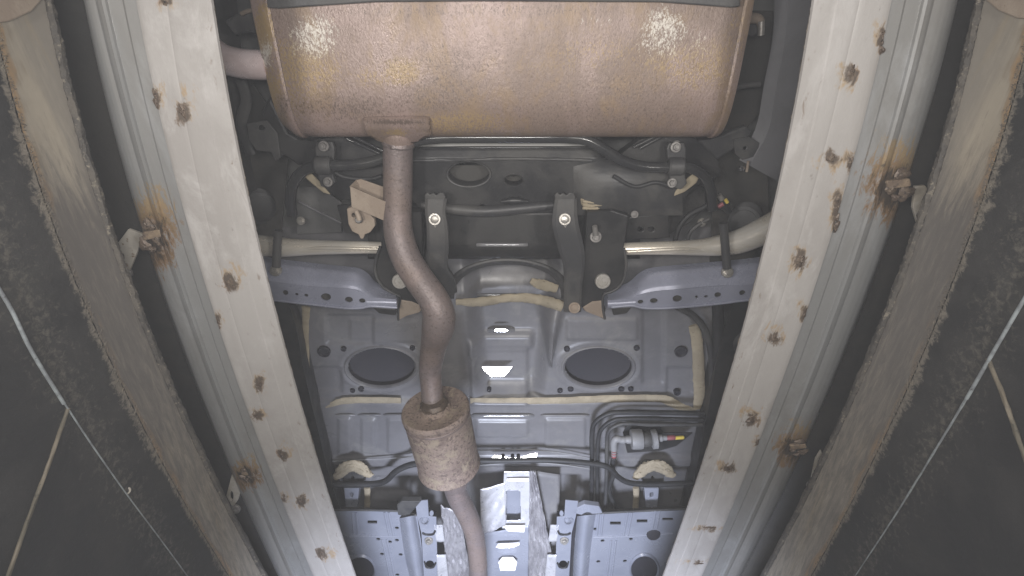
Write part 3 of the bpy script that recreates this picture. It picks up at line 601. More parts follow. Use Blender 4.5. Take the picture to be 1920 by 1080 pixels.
# dusty gearbox-side hump on the right arm
hump = []
for i in range(9):
    u = i/8; row = []
    for j in range(15):
        v = j/14; px_ = 1075+v*205; py_ = 312+u*92-18*math.sin(v*3.1)*(1-u)+10*v*(1-u)
        row.append(P(px_, py_, 1.163-.035*math.sin(u*math.pi)**.8*math.sin(v*math.pi)**.7))
    hump.append(row)
loft('arm_housing', hump, M['darkdust'], sf, 3, 3, 0, angle=60)
hump = []
for i in range(9):
    u = i/8; row = []
    for j in range(15):
        v = j/14; px_ = 560+v*170; py_ = 318+u*66-12*math.sin(v*3.1)*(1-u)
        row.append(P(px_, py_, 1.163-.022*math.sin(u*math.pi)**.8*math.sin(v*math.pi)**.7))
    hump.append(row)
# floor of the dark bay between crossmember and tunnel, and arch over the tunnel
bay = [[P(a, b_, zz) for a in (690, 780, 860, 940, 1020, 1100, 1200)] for b_, zz in ((395, 1.22), (430, 1.215), (464, 1.21), (484, 1.225))]
loft('bay_panel', bay, M['dark'], sf, 3, 4, .004)
ar = []
for k in range(6):
    u = k/5; row = []
    for j in range(13):
        th = math.pi*j/12; rr = 1-.14*u
        row.append(P(952-118*rr*math.cos(th), 560-(76*rr)*math.sin(th)**.8, 1.20+.012*u-.010*math.sin(u*math.pi)))
    ar.append(row)
loft('tunnel_arch', ar, M['darkdust'], sf, 3, 3, .003)
# side legs with trailing tips
leg_r = [(1100, 398), (1150, 395), (1180, 405), (1174, 440), (1170, 466), (1174, 490), (1172, 520), (1164, 534), (1152, 545), (1133, 552), (1130, 566), (1136, 580), (1133, 600), (1118, 592), (1095, 583), (1080, 560), (1088, 520), (1096, 470)]
lr = plate('side_leg', leg_r, 1.135, .03, M['dark'], sf, bevel=.004)
leg_l = [(790, 398), (735, 395), (708, 405), (714, 440), (714, 462), (704, 490), (704, 515), (718, 540), (742, 552), (749, 560), (746, 580), (748, 600), (764, 592), (792, 584), (806, 560), (800, 520), (794, 470)]
ll = plate('side_leg', leg_l, 1.135, .03, M['dark'], sf, bevel=.004)
for px_, m_ in ((1130, lr), (750, ll)):
    cc = P(px_, 527, 1.128)
    lathe('large_washer', cc, (0, -.25, -1), [(.019, -.012), (.019, .003), (.0175, .0048), (.0125, .0048), (.0120, .003), (.004, .003)], M['bolt'], m_, 28)
    s_ = 1 if px_ > 900 else -1
    plate('leg_tip', [(1128, 564), (1132, 588), (1134, 598), (1118, 592), (1098, 584), (1092, 577), (1110, 566)] if s_ > 0 else [(748, 562), (746, 588), (748, 600), (764, 592), (786, 586), (795, 576), (772, 566)], 1.131, .004, M['rusttan'], m_, bevel=.002)
    tube('leg_flange', [(1170, 466), (1174, 495), (1170, 522), (1160, 538), (1146, 547), (1132, 553), (1130, 575), (1134, 598)] if s_ > 0 else [(713, 462), (704, 492), (705, 515), (718, 538), (738, 550), (750, 558), (747, 580), (747, 600)], .0035, M['darkdust'], m_, z=1.132, n=8, k=6)
st_ = bolt(1117, 444, 1.132, 11, M['boltdirty'], lr, 'stud_nut', h=.6)
tube('stud', [(1117, 440, 1.125), (1115, 424, 1.122)], [.007, .006], M['boltdirty'], lr, n=12, k=1)
# curved straps
def strap(left, right, zs, name='strap'):
    a = [P(x_, y_, zz) for (x_, y_), zz in zip(left, zs)]; b_ = [P(x_, y_, zz) for (x_, y_), zz in zip(right, zs)]
    up = lambda L, d: [Vector((q.x, q.y, q.z+d)) for q in L]
    mid1 = [p*.86+q*.14+Vector((0, 0, -.004)) for p, q in zip(a, b_)]; mid2 = [p*.14+q*.86+Vector((0, 0, -.004)) for p, q in zip(a, b_)]
    return loft(name, [up(a, .010), a, mid1, mid2, b_, up(b_, .010)], M['darkdust'], sf, 6, 2, 0, angle=25)
s1_ = strap([(797, 372), (797, 398), (800, 425), (800, 465), (799, 495), (812, 525), (824, 552)], [(838, 372), (835, 398), (839, 425), (841, 465), (839, 500), (850, 520), (857, 548)], [1.112, 1.108, 1.105, 1.105, 1.108, 1.114, 1.12])
s2_ = strap([(1041, 372), (1037, 398), (1036, 425), (1046, 465), (1056, 500), (1058, 540), (1057, 584)], [(1082, 372), (1082, 398), (1086, 425), (1095, 465), (1096, 500), (1091, 540), (1090, 584)], [1.112, 1.108, 1.105, 1.105, 1.108, 1.112, 1.116])
for sx_, pr in ((0, s1_), (244, s2_)):
    plate('strap_end', [(797+sx_, 398), (796+sx_, 366), (801+sx_, 361), (806+sx_, 366), (812+sx_, 362), (818+sx_, 367), (825+sx_, 361), (832+sx_, 363), (835+sx_, 370), (836+sx_, 398)], 1.118, .006, M['darkdust'], pr, holes=[circ(816+sx_, 385, 6, 4, 12)], bevel=.002)
    b0 = bolt(815+sx_, 411, 1.099, 11.5, M['bolt'], pr, 'bolt', dome=True)
    plate('bolt_tab', [(807+sx_, 415), (823+sx_, 415), (816+sx_, 428)], 1.1005, .004, M['bolt'], pr, bevel=.001)
bolt(1077, 577, 1.108, 11, M['rusttan'], s2_, dome=True)
bolt(607, 275, 1.158, 11.5, M['boltdirty'], sf); bolt(1268, 275, 1.158, 11.5, M['boltdirty'], sf)
for q in ((650, 260, 712, 288), (664, 257, 720, 284), (1200, 278, 1242, 255), (1188, 276, 1232, 254)):
    tube('frame_rib', [(q[0], q[1]), ((q[0]+q[2])/2, (q[1]+q[3])/2), (q[2], q[3])], .004, M['blackgloss'], sf, z=1.156, n=10, k=3)
# outboard mounting horns
plate('mounting_horn', [(505, 180), (540, 250), (560, 262), (600, 266), (600, 300), (560, 312), (530, 290), (515, 305), (500, 270), (490, 210)], 1.19, .02, M['dark'], sf, bevel=.006)
plate('mounting_horn', [(1400, 235), (1362, 250), (1330, 262), (1300, 264), (1298, 296), (1330, 312), (1352, 296), (1395, 268), (1412, 250)], 1.18, .02, M['darkdust'], sf, bevel=.006)
for poly in ([(568, 330), (582, 325), (592, 334), (620, 366), (606, 362), (586, 346)], [(1312, 332), (1300, 327), (1290, 334), (1264, 362), (1262, 369), (1285, 360), (1306, 344)]):
    plate('sealant_patch', poly, 1.150, .006, M['seal'], ub, bevel=.003)
pt = plate('sealant_patch', [(1088, 373), (1108, 371), (1142, 372), (1145, 376), (1134, 388), (1112, 397), (1100, 395), (1090, 384)], 1.15, .005, M['seal'], sf, bevel=.002)
for q in (378, 384, 390): tube('sealant_ripple', [(1092, q), (1112, q+1), (1136-(q-378)*1.2, q)], .003, M['seal'], pt, z=1.149, n=8, k=4, jitter=.2)
plate('inner_panel', [(556, 350), (600, 352), (640, 380), (640, 436), (556, 440)], 1.30, .006, M['paintrear'], ub, bevel=.002)
tube('panel_fold', [(560, 378), (595, 396), (640, 418)], .004, M['paint'], ub, z=1.295, n=8, k=3)
plate('inner_panel', [(1252, 380), (1300, 344), (1322, 352), (1324, 390), (1290, 420), (1254, 440)], 1.28, .006, M['darkdust'], ub, bevel=.002)
plate('bracket_panel', [(1178, 408), (1254, 400), (1256, 446), (1172, 450)], 1.19, .006, M['dark'], sf, holes=[circ(1201, 430, 6, 5, 10), circ(1221, 430, 6, 5, 10)], bevel=.003)
bolt(564, 414, 1.19, 8, M['bolt'], ub); bolt(1316, 417, 1.19, 8, M['bolt'], ub)

# ------------------------------------------------------------------ stabiliser bar
sb = thing('stabilizer_bar', 'black glossy bent stabilizer bar running across the subframe under the muffler edge', 'stabilizer bar', P(940, 258, 1.11))
tube('bar', [(548, 402, 1.13), (545, 375, 1.125), (552, 340, 1.12), (575, 317, 1.115), (610, 311, 1.11), (660, 309, 1.11), (705, 301, 1.11), (742, 285, 1.11), (775, 266, 1.11), (815, 259, 1.11), (880, 258, 1.11), (940, 258, 1.11), (1000, 258, 1.11), (1060, 258, 1.11), (1098, 262, 1.11), (1128, 277, 1.11), (1165, 300, 1.11), (1205, 312, 1.11), (1250, 314, 1.11), (1290, 314, 1.115), (1318, 328, 1.12), (1332, 356, 1.125), (1336, 392, 1.13)], [.0115]*23, M['blackgloss'], sb, n=20, k=6)
for px_, py_ in ((607, 308), (1267, 310)):
    cl = plate('clamp', [(px_-17, py_-30), (px_-12, py_-42), (px_+16, py_-42), (px_+20, py_-30), (px_+18, py_+22), (px_+22, py_+34), (px_+10, py_+46), (px_-6, py_+42), (px_-12, py_+20)], 1.125, .012, M['darkdust'], sb, bevel=.003)
    lathe('bushing', P(px_, py_+2, 1.108), (1, 0, 0), [(.016, -.017), (.019, -.013), (.019, .013), (.016, .017)], M['darkdust'], cl, 20)
    bolt(px_+8 if px_ < 900 else px_-7, py_+33, 1.118, 9, M['boltdirty'], cl)
    bolt(px_, py_-34, 1.118, 10, M['boltdirty'], cl)
def link(name, pts, m):
    return tube(name, pts, [.0095]*len(pts), m, sb, n=16, k=4)
link('link_rod', [(522, 432, 1.12), (520, 460, 1.115), (518, 500, 1.105)], M['darkdust']); link('link_rod', [(1356, 418, 1.12), (1359, 455, 1.115), (1363, 503, 1.105)], M['darkdust'])

# ------------------------------------------------------------------ lower suspension arms
def arm(label, up, fold_, low, holes, bpos, tip, hx):
    t = thing('wishbone', label, 'suspension arm', P(fold_[2][0], fold_[2][1], 1.10), 'lower arms of the rear suspension')
    U = [P(a, b_, 1.135) for a, b_ in up]; U0 = [Vector((q.x, q.y, q.z+.03)) for q in U]
    M1 = [(P(a, b_, 1.135)*.3+P(c_, d_, 1.098)*.7)+Vector((0, 0, -.004)) for (a, b_), (c_, d_) in zip(up, fold_)]
    Fd = [P(a, b_, 1.100) for a, b_ in fold_]
    lines_ = [U0, U, M1, Fd]
    top_ = loft('upper_face', lines_, M['arm'], t, 5, 3, 0, angle=55)
    poly = list(fold_)+list(reversed(low))
    plate('lower_face', [(a, b_+.6) for a, b_ in fold_]+list(reversed(low)), 1.101, .004, M['arm'], t, holes=[circ(a, b_, rx, ry, 14) for a, b_, rx, ry in holes], bevel=.001)
    tube('lower_flange', low, .0035, M['arm'], t, z=1.099, n=8, k=4)
    plate('inner_web', [(a, b_-2) for a, b_ in fold_]+list(reversed([(a, b_-3) for a, b_ in low])), 1.125, .003, M['deck'], t, bevel=0)
    bolt(bpos[0], bpos[1], 1.104, 11, M['bolt'], t, 'bolt', axis=(0, -.75, -1), h=.6)
    plate('arm_end', tip, 1.112, .02, M['dark'], t, bevel=.003)
    tube('bushing', hx, .012, M['arm'], t, z=1.110, n=16, k=2)
    return t
arm('lavender grey perforated suspension arm on the exhaust pipe side of the subframe',
    [(430, 480), (495, 493), (580, 504), (640, 510), (668, 514), (686, 525), (704, 543), (742, 552)], [(430, 516), (503, 526), (580, 536), (640, 540), (664, 542), (678, 547), (694, 557), (743, 561)],
    [(430, 552), (511, 562), (580, 570), (640, 577), (662, 578), (680, 577), (697, 574), (745, 577)],
    [(535, 549, 5.5, 5), (556, 552, 3.5, 2.5), (574, 554, 4, 3), (611, 557, 9.5, 7), (654, 562, 7.5, 5.5), (679, 564, 6, 4.5), (495, 546, 5, 4)], (517, 507), [(697, 576), (742, 580), (742, 592), (710, 588)], [(690, 566), (715, 566), (745, 567)])
arm('lavender grey perforated suspension arm on the fuel filter side of the subframe',
    [(1520, 478), (1422, 494), (1340, 502), (1260, 509), (1222, 514), (1202, 524), (1180, 542), (1140, 554)], [(1520, 512), (1416, 532), (1340, 536), (1260, 543), (1226, 546), (1200, 552), (1182, 559), (1140, 563)],
    [(1520, 548), (1404, 562), (1340, 570), (1260, 577), (1224, 578), (1204, 577), (1184, 573), (1146, 576)],
    [(1201, 566, 5.5, 4), (1226, 564, 7.5, 5), (1270, 560, 9, 6.5), (1306, 557, 3, 3), (1324, 556, 4, 2.5), (1346, 553, 6.5, 5), (1392, 549, 6, 5)], (1364, 510), [(1146, 577), (1186, 575), (1176, 588), (1150, 592)], [(1138, 569), (1162, 568), (1190, 566)])

# ------------------------------------------------------------------ silver upper links
def slink(label, pts, rad_, z_):
    t = thing('suspension_link', label, 'suspension link', P(pts[1][0], pts[1][1], z_), 'silver links of the rear suspension')
    tube('link_tube', pts, rad_, M['silver'], t, z=z_, n=28, k=7, flat=1.0)
    return t
k1 = slink('short straight silver suspension link on the exhaust pipe side', [(480, 460), (510, 462), (540, 464), (580, 464), (640, 464), (690, 464), (722, 465)], [.026, .025, .0225, .019, .0165, .015, .0145], 1.16)
k2 = slink('silver suspension link curving upwards at its outer end on the fuel filter side', [(1160, 467), (1200, 466), (1260, 465), (1310, 464), (1345, 461), (1385, 453), (1425, 436), (1480, 404)], [.0145, .0155, .017, .020, .0245, .029, .031, .030], 1.16)
tube('pressed_rib', [(568, 466), (600, 465), (650, 465.5), (708, 467)], [.002, .004, .004, .004], M['silver'], k1, z=1.143, n=10, k=5)
tube('pressed_rib', [(1176, 472), (1230, 469), (1290, 467), (1318, 470), (1338, 476)], [.004, .0045, .004, .003, .002], M['silver'], k2, z=1.142, n=10, k=5)

# ------------------------------------------------------------------ front covers and heat shield
ZC2 = 1.18
def cover(label, outline, ribs, cross, slots, holes, big, groove, col_l, col_r, extra):
    t = thing('underbody_cover', label, 'underbody cover', P(*cross[0], ZC2), 'blue grey underbody covers')
    bx, by, brx, bry = big
    plate('cover_sheet', outline, ZC2, .004, M['cover'], t, holes=[[(a0, b0), (a1, b0), (a1, b1), (a0, b1)] for a0, b0, a1, b1 in slots]+[circ(a, b_, 4, 2.6, 10) for a, b_ in holes], bevel=.001)
    plate('cover_back', [(a, b_-4) for a, b_ in outline], ZC2+.03, .003, M['deck'], t, bevel=0)
    for a0, b0, a1, b1 in ribs:
        tube('rib', [(a0-3, b0), ((a0+a1)/2-3, (b0+b1)/2), (a1-3, b1)], .0042, M['cover'], t, z=ZC2, n=10, k=3)
        tube('rib', [(a0+5, b0), ((a0+a1)/2+5, (b0+b1)/2), (a1+5, b1)], .0042, M['cover'], t, z=ZC2, n=10, k=3)
    tube('rib', cross, .004, M['cover'], t, z=ZC2, n=10, k=5)
    tube('rib', groove, .0042, M['cover'], t, z=ZC2, n=10, k=4); tube('rib', [(a+9, b_) for a, b_ in groove], .0042, M['cover'], t, z=ZC2, n=10, k=4)
    tube('front_edge', [outline[i] for i in extra], .004, M['darkdust'], t, z=ZC2+.002, n=8, k=4)
    # round pressed bowl
    V = []; Fc = []; n = 40
    for f, dz in ((1.06, .002), (1.0, -.006), (.94, -.004), (.9, .001), (.6, .002), (.2, .001)):
        for j in range(n):
            an_ = 2*math.pi*j/n; V.append(P(bx+brx*f*math.cos(an_), by+bry*f*math.sin(an_), ZC2)+Vector((0, 0, dz-.0035)))
    for i in range(5):
        for j in range(n): Fc.append((i*n+j, i*n+(j+1) % n, (i+1)*n+(j+1) % n, (i+1)*n+j))
    Fc.append(tuple(range(5*n, 6*n)))
    mk('round_bowl', V[:4*n], Fc[:3*n], M['cover'], t, True, angle=50); mk('bowl_floor', V[3*n:], [tuple(q-3*n for q in f) for f in Fc[3*n:]], M['hole'], t, True)
    # rounded column along the tunnel edge
    mids = [(( a+c_)/2, (b_+d_)/2) for (a, b_), (c_, d_) in zip(col_l, col_r)]
    L_ = [[P(a, b_, ZC2+.002) for a, b_ in col_l]]
    for k in range(1, 8):
        u = k/8; L_.append([P(a+(c_-a)*u, b_+(d_-b_)*u, ZC2-.030*math.sin(u*math.pi)) for (a, b_), (c_, d_) in zip(col_l, col_r)])
    L_.append([P(a, b_, ZC2+.002) for a, b_ in col_r])
    loft('rounded_column', L_, M['cover'], t, 5, 2, 0, angle=60)
    return t
cvl = cover('blue grey underbody cover with ribs and one slot beside the front exhaust pipe',
      [(600, 958), (640, 956), (745, 958), (782, 966), (790, 1020), (800, 1140), (630, 1140)], [(663, 960, 667, 1000), (724, 960, 733, 1003)], [(655, 1004), (700, 1005), (748, 1006)], [(689, 976, 707, 982)],
      [(744, 990), (709, 1011), (731, 1016), (744, 1013), (716, 1039), (751, 1040), (745, 1078)], (676, 1068, 28, 28), [(716, 1010), (723, 1040), (733, 1090), (742, 1130)],
      [(748, 972), (752, 1000), (758, 1040), (768, 1085), (778, 1130)], [(780, 966), (786, 1000), (792, 1040), (797, 1085), (802, 1130)], (0, 1, 2, 3))
cvr = cover('blue grey underbody cover with three slots and dark round plug beside the fuel lines',
      [(1076, 1140), (1078, 1010), (1088, 962), (1122, 962), (1200, 958), (1290, 954), (1270, 1140)], [(1126, 962, 1122, 1003), (1180, 960, 1172, 1003), (1232, 957, 1226, 990)], [(1112, 1007), (1160, 1006), (1214, 1003), (1262, 1000)], [(1144, 978, 1164, 984), (1194, 974, 1214, 980), (1242, 971, 1262, 976)],
      [(1116, 992), (1130, 1014), (1183, 1011), (1122, 1053), (1172, 1052)], (1208, 1066, 27, 28), [(1146, 1012), (1142, 1045), (1137, 1085), (1130, 1130)],
      [(1082, 968), (1079, 1000), (1076, 1040), (1074, 1085), (1072, 1130)], [(1118, 964), (1112, 1000), (1107, 1040), (1103, 1085), (1100, 1130)], (2, 3, 4, 5))
lathe('round_plug', P(1225, 1001, ZC2), (0, -.3, -1), [(.024, -.006), (.024, .003), (.021, .006), (.006, .007)], M['hole'], cvr, 24)
hs = thing('heat_shield', 'shiny aluminium heat shield with a rectangular slot lining the tunnel beside the front pipe', 'heat shield', P(955, 960, 1.24))
slot = [(949, 920), (976, 920), (977, 968), (972, 974), (950, 976)]
def gridplate(name, q, m, parent, nx_=26, ny_=26, amp=.0, zf=None, hole=None, fr=9, solid=.002):
    """four corners (px,py,z), wrinkled sheet"""
    c_ = [np.array(P(*p)) for p in q]; V = []
    for i in range(ny_+1):
        for j in range(nx_+1):
            u, v = j/nx_, i/ny_; p = (c_[0]*(1-u)+c_[1]*u)*(1-v)+(c_[3]*(1-u)+c_[2]*u)*v
            if amp: p = p+np.array((0, 0, 1))*amp*(math.sin(u*fr+3*math.sin(v*fr*.7))+.7*math.sin(v*fr*1.9+u*fr*1.3+1)+random.uniform(-.5, .5))
            V.append(p)
    Fc = []; V = np.array(V); x, y = proj(V)
    for i in range(ny_):
        for j in range(nx_):
            a = i*(nx_+1)+j; f = (a, a+1, a+nx_+2, a+nx_+1)
            if hole and hole[0] < np.mean(x[list(f)]) < hole[2] and hole[1] < np.mean(y[list(f)]) < hole[3]: continue
            Fc.append(f)
    return mk(name, V, Fc, m, parent, True, solid=solid, angle=25)
gridplate('shield_panel', [(900, 918, 1.21), (947, 905, 1.23), (948, 985, 1.20), (902, 1004, 1.19)], M['foil'], hs, amp=.0015)
gridplate('slot_frame', [(945, 884, 1.235), (993, 884, 1.235), (993, 992, 1.215), (941, 990, 1.215)], M['foil'], hs, 40, 60, .0006, hole=(949, 920, 976, 975))
plate('slot_back', [(944, 914), (982, 914), (982, 980), (944, 980)], 1.255, .003, M['cover'], hs, bevel=0)
gridplate('lower_panel', [(905, 1000, 1.215), (992, 985, 1.215), (995, 1150, 1.20), (905, 1150, 1.20)], M['cover'], hs, amp=.001)
def shelf(pts, m, zz, name): return facing(name, sum(p[0] for p in pts)/len(pts), sum(p[1] for p in pts)/len(pts), zz, pts, m)
for nm, pts_, zz in (('shield_flange', [(929, 1026), (934, 1019), (975, 1017), (974, 1022), (962, 1027), (935, 1028)], 1.19), ('shield_flange', [(934, 1054), (942, 1044), (962, 1044), (970, 1054), (966, 1070), (938, 1070)], 1.185), ('shield_flange', [(950, 897), (992, 897), (992, 902), (950, 902)], 1.22), ('shield_flange', [(940, 985), (985, 985), (983, 998), (952, 996)], 1.195)):
    o = shelf(pts_, 'foil', zz, nm); o.parent = hs; o.matrix_parent_inverse = Matrix.Identity(4); o.location = ROOT[ub.name]-ROOT[hs.name]
gridplate('crumpled_side', [(994, 882, 1.235), (1004, 884, 1.21), (1044, 1085, 1.17), (990, 1085, 1.19)], M['crumple'], hs, 24, 50, .0035, fr=22)
gridplate('crumpled_side', [(826, 948, 1.20), (862, 960, 1.20), (884, 1085, 1.18), (838, 1085, 1.18)], M['crumple'], hs, 24, 40, .003, fr=18)
gridplate('tunnel_wall', [(1000, 882, 1.25), (1050, 890, 1.25), (1046, 1100, 1.2), (1030, 1100, 1.2)], M['paint'], hs, 10, 20, .0005)
def tunnel_bracket(label, ox, s):
    X_ = lambda a: a if s > 0 else 1862-a
    t = thing('tunnel_bracket', label, 'bracket', P(X_(805), 990, 1.17), 'brackets beside the tunnel')
    plate('bracket_plate', [(X_(778), 940), (X_(802), 938), (X_(804), 968), (X_(818), 970), (X_(822), 1140), (X_(798), 1140), (X_(790), 1000), (X_(782), 968)], 1.165, .004, M['cover'], t, holes=[circ(X_(796), 976, 8, 5, 16), circ(X_(809), 963, 4, 5, 12), circ(X_(806), 1058, 8, 7, 16)], bevel=.001)
    plate('bracket_back', [(X_(780), 946), (X_(818), 960), (X_(824), 1140), (X_(796), 1140)], 1.20, .004, M['hole'], t, bevel=0)
    lathe('ring', P(X_(796), 976, 1.162), (0, -.4, -1), [(.016, -.002), (.016, .002), (.0145, .004), (.0125, .002), (.0125, -.002)], M['cover'], t, 24)
    tube('clip', [(X_(792), 1000), (X_(800), 1003), (X_(812), 1002), (X_(816), 996)], .003, M['dark'], t, z=1.16, n=8, k=5)
    tube('clip', [(X_(796), 1054), (X_(800), 1064), (X_(812), 1064), (X_(817), 1056)], .003, M['dark'], t, z=1.16, n=8, k=5)
    gridplate('bright_flange', [(X_(814), 984, 1.165), (X_(830), 984, 1.175), (X_(834), 1016, 1.17), (X_(818), 1016, 1.165)], M['foil'], t, 6, 8, .0006)
    gridplate('bright_flange', [(X_(818), 1040, 1.16), (X_(836), 1040, 1.17), (X_(842), 1090, 1.165), (X_(821), 1090, 1.16)], M['foil'], t, 6, 8, .0006)
    bolt(X_(804), 1014, 1.16, 8, M['bolt'], t)
tunnel_bracket('blue grey bracket with a ring between the front pipe and the one slot cover', 0, 1)
tunnel_bracket('blue grey bracket with a ring between the heat shield and the three slot cover', 0, -1)
plate('dark_wedge', [(744, 948), (752, 940), (790, 940), (766, 968), (746, 966)], 1.16, .02, M['darkdust'], cvl, bevel=.003)
plate('dark_wedge', [(1066, 960), (1096, 946), (1124, 950), (1130, 962), (1090, 966)], 1.165, .02, M['cover'], cvr, bevel=.003)

# ------------------------------------------------------------------ lines, cables, filter
def single(name, pts, r, m, label, cat, group=None, **kw):
    o = tube(name, pts, r, m, None, **kw); setp(o, label, cat, group); return o
G = 'black fuel lines by the filter'
single('fuel_line', [(1420, 775), (1330, 775), (1250, 774), (1170, 773), (1140, 776), (1116, 792), (1110, 815), (1110, 870), (1109, 960)], .0078, M['rubber'], 'outermost black fuel line, bending down beside the tunnel', 'fuel line', G, z=1.235, n=12, k=7)
single('fuel_line', [(1420, 788), (1320, 787), (1240, 785), (1170, 785), (1148, 789), (1130, 802), (1122, 822), (1120, 870), (1120, 960)], .0066, M['rubber'], 'second black fuel line from the tunnel, beside the outermost one', 'fuel line', G, z=1.23, n=12, k=7)
single('fuel_line', [(1420, 797), (1300, 796), (1220, 796), (1180, 794), (1158, 797), (1142, 808), (1138, 830), (1137, 900), (1134, 960)], .0062, M['darkdust'], 'inner grey fuel line curving closest round the white filter', 'fuel line', G, z=1.225, n=12, k=7)
single('fuel_hose', [(1153, 850), (1148, 872), (1150, 890), (1142, 920), (1156, 955)], .008, M['rubber'], 'short black hose below the filter elbow\'s red clip', 'hose', None, z=1.235, n=12, k=6)
single('brake_cable', [(540, 906), (620, 908), (690, 908), (722, 902), (742, 884), (768, 872), (800, 868), (860, 866)], .010, M['rubber'], 'thick black cable bending up past the tan mount on the exhaust pipe side', 'cable', None, z=1.215, n=14, k=7)
single('brake_cable', [(880, 864), (950, 864), (1030, 863), (1100, 868), (1140, 876), (1160, 895), (1185, 906), (1240, 908), (1330, 904)], .009, M['rubber'], 'thick black cable crossing under the tunnel and past the tan mount by the filter', 'cable', None, z=1.215, n=14, k=7)
single('brake_hose', [(1262, 470), (1272, 430), (1290, 405), (1320, 388), (1340, 376)], .006, M['rubber'], 'black brake hose curving behind the silver link towards the wheel', 'hose', None, z=1.19, n=12, k=6)
single('brake_hose', [(1286, 470), (1292, 440), (1306, 424), (1330, 410)], .005, M['darkdust'], 'thin grey brake hose curving inside the black one behind the silver link', 'hose', None, z=1.185, n=12, k=6)
single('body_pipe', [(1270, 575), (1300, 592), (1322, 620), (1334, 670), (1336, 770)], .010, M['darkdust'], 'grey pipe bending from the suspension arm down along the tan sealant edge', 'pipe', None, z=1.235, n=14, k=7)
single('body_pipe', [(1344, 520), (1346, 600), (1346, 680), (1344, 800)], .015, M['rubber'], 'thick straight dark pipe beside the fuel filter side runway', 'pipe', None, z=1.225, n=16, k=5)
sd = thing('side_canister', 'rounded dark canister half hidden behind the fuel filter side runway', 'canister', P(1400, 620, 1.22))
lathe('canister_shell', P(1412, 620, 1.25), (0, -.1, -1), [(.078, -.02), (.078, .03), (.072, .042), (.05, .05), (.0, .052)], M['darkdust'], sd, 36)
ff = thing('fuel_filter', 'pale grey inline fuel filter with red clipped elbow and yellow tipped end', 'fuel filter', P(1205, 822, 1.22))
zf = 1.215
def drum(name, x0, x1, y, prof, m, parent):
    a = P(x0, y, zf); b_ = P(x1, y-1, zf); L_ = (b_-a).length
    return lathe(name, a, b_-a, [(r, h*L_) for r, h in prof], M[m], parent, 28)
drum('filter_body', 1182, 1204, 824, [(.020, 0), (.030, .06), (.0315, .2), (.0315, .85), (.030, 1)], 'plastic', ff)
drum('filter_waist', 1203, 1222, 824, [(.020, 0), (.024, .3), (.024, .7), (.020, 1)], 'darkdust', ff)
drum('filter_flange', 1221, 1233, 824, [(.024, 0), (.030, .15), (.030, .85), (.024, 1)], 'plastic', ff)
drum('inlet_neck', 1232, 1250, 822, [(.011, 0), (.011, .5), (.008, .6), (.008, 1)], 'plastic', ff)
drum('red_clip', 1250, 1266, 821, [(.0062, 0), (.0078, .2), (.0078, .8), (.006, 1)], 'red', ff)
drum('yellow_tip', 1266, 1283, 821, [(.0058, 0), (.0058, .9), (.003, 1)], 'yellow', ff)
drum('outlet_neck', 1162, 1183, 825, [(.010, 0), (.012, .3), (.010, .5), (.013, .7), (.012, 1)], 'plastic', ff)
tube('elbow', [(1164, 824), (1155, 823), (1151, 830), (1151, 843)], .011, M['plastic'], ff, z=zf, n=16, k=5)
tube('red_clip', [(1151, 845), (1151, 856)], .0082, M['red'], ff, z=zf, n=14, k=1)
for q in (846, 850.5, 857): tube('white_ring', [(1151, q), (1151, q+2)], .0092, M['baresteel' if q > 855 else 'plastic'], ff, z=zf, n=14, k=1)
plate('filter_bracket', [(1176, 798), (1236, 796), (1244, 812), (1300, 812), (1270, 836), (1236, 846), (1176, 850), (1168, 812)], 1.245, .006, M['dark'], ff, bevel=.003)
# wheel side clutter by the link rod: sensor plug
sp = thing('sensor_plug', 'small wiring plug with red and silver pins beside the curved silver link', 'wiring plug', P(1358, 385, 1.14))
tube('plug_body', [(1350, 372), (1356, 384), (1368, 398)], [.008, .010, .007], M['dark'], sp, z=1.15, n=12, k=3)
tube('silver_pin', [(1348, 366), (1354, 374)], .006, M['bolt'], sp, z=1.14, n=10, k=1)
tube('red_pin', [(1346, 388), (1356, 382)], .005, M['red'], sp, z=1.14, n=10, k=1)
tube('yellow_pin', [(1360, 374), (1364, 380)], .004, M['yellow'], sp, z=1.14, n=10, k=1)
sp2 = thing('bleed_valve', 'tiny bright bleed valve with a thin rusty pipe below the grey longitudinal', 'valve', P(1392, 316, 1.16))
lathe('valve_head', P(1390, 316, 1.16), (0, -.4, -1), [(.006, -.004), (.006, .003), (.003, .006)], M['baresteel'], sp2, 12)
tube('valve_stem', [(1403, 302), (1402, 309)], .0030, M['rusttan'], sp2, z=1.16, n=10, k=1)
tube('valve_pipe', [(1402, 309), (1400, 322)], .0030, M['rusttan'], sp2, z=1.162, n=10, k=1)
# tail hooks at both ends of the muffler
hk = thing('exhaust_hook', 'bent rubber mounted hook left of the muffler above the tail pipe', 'exhaust hook', P(460, 45, 1.15))
plate('hook_plate', [(420, 40), (440, 28), (470, 20), (490, 22), (492, 70), (470, 60), (440, 66)], 1.15, .02, M['darkdust'], hk, bevel=.004)
tube('hook_rod', [(452, 26), (468, 20), (490, 19)], .004, M['rusttan'], hk, z=1.14, n=10, k=4)
hk2 = thing('exhaust_hook', 'bent metal hook with a pale pin on the muffler end beside the grey longitudinal', 'exhaust hook', P(1410, 45, 1.14))
tube('hook_rod', [(1385, 35), (1405, 34), (1422, 36), (1427, 46), (1427, 62)], [.010, .010, .009, .007, .006], M['rusttan'], hk2, z=1.14, n=14, k=5)
tube('hook_pin', [(1428, 40), (1427, 66)], .006, M['bolt'], hk2, z=1.125, n=12, k=1)
plate('hook_bracket', [(1392, 24), (1418, 26), (1424, 60), (1410, 70), (1394, 64)], 1.16, .01, M['darkdust'], hk2, bevel=.003)
tube('side_strut', [(1380, 165), (1400, 160), (1425, 158)], .006, M['darkdust'], hk2, z=1.2, n=10, k=3)
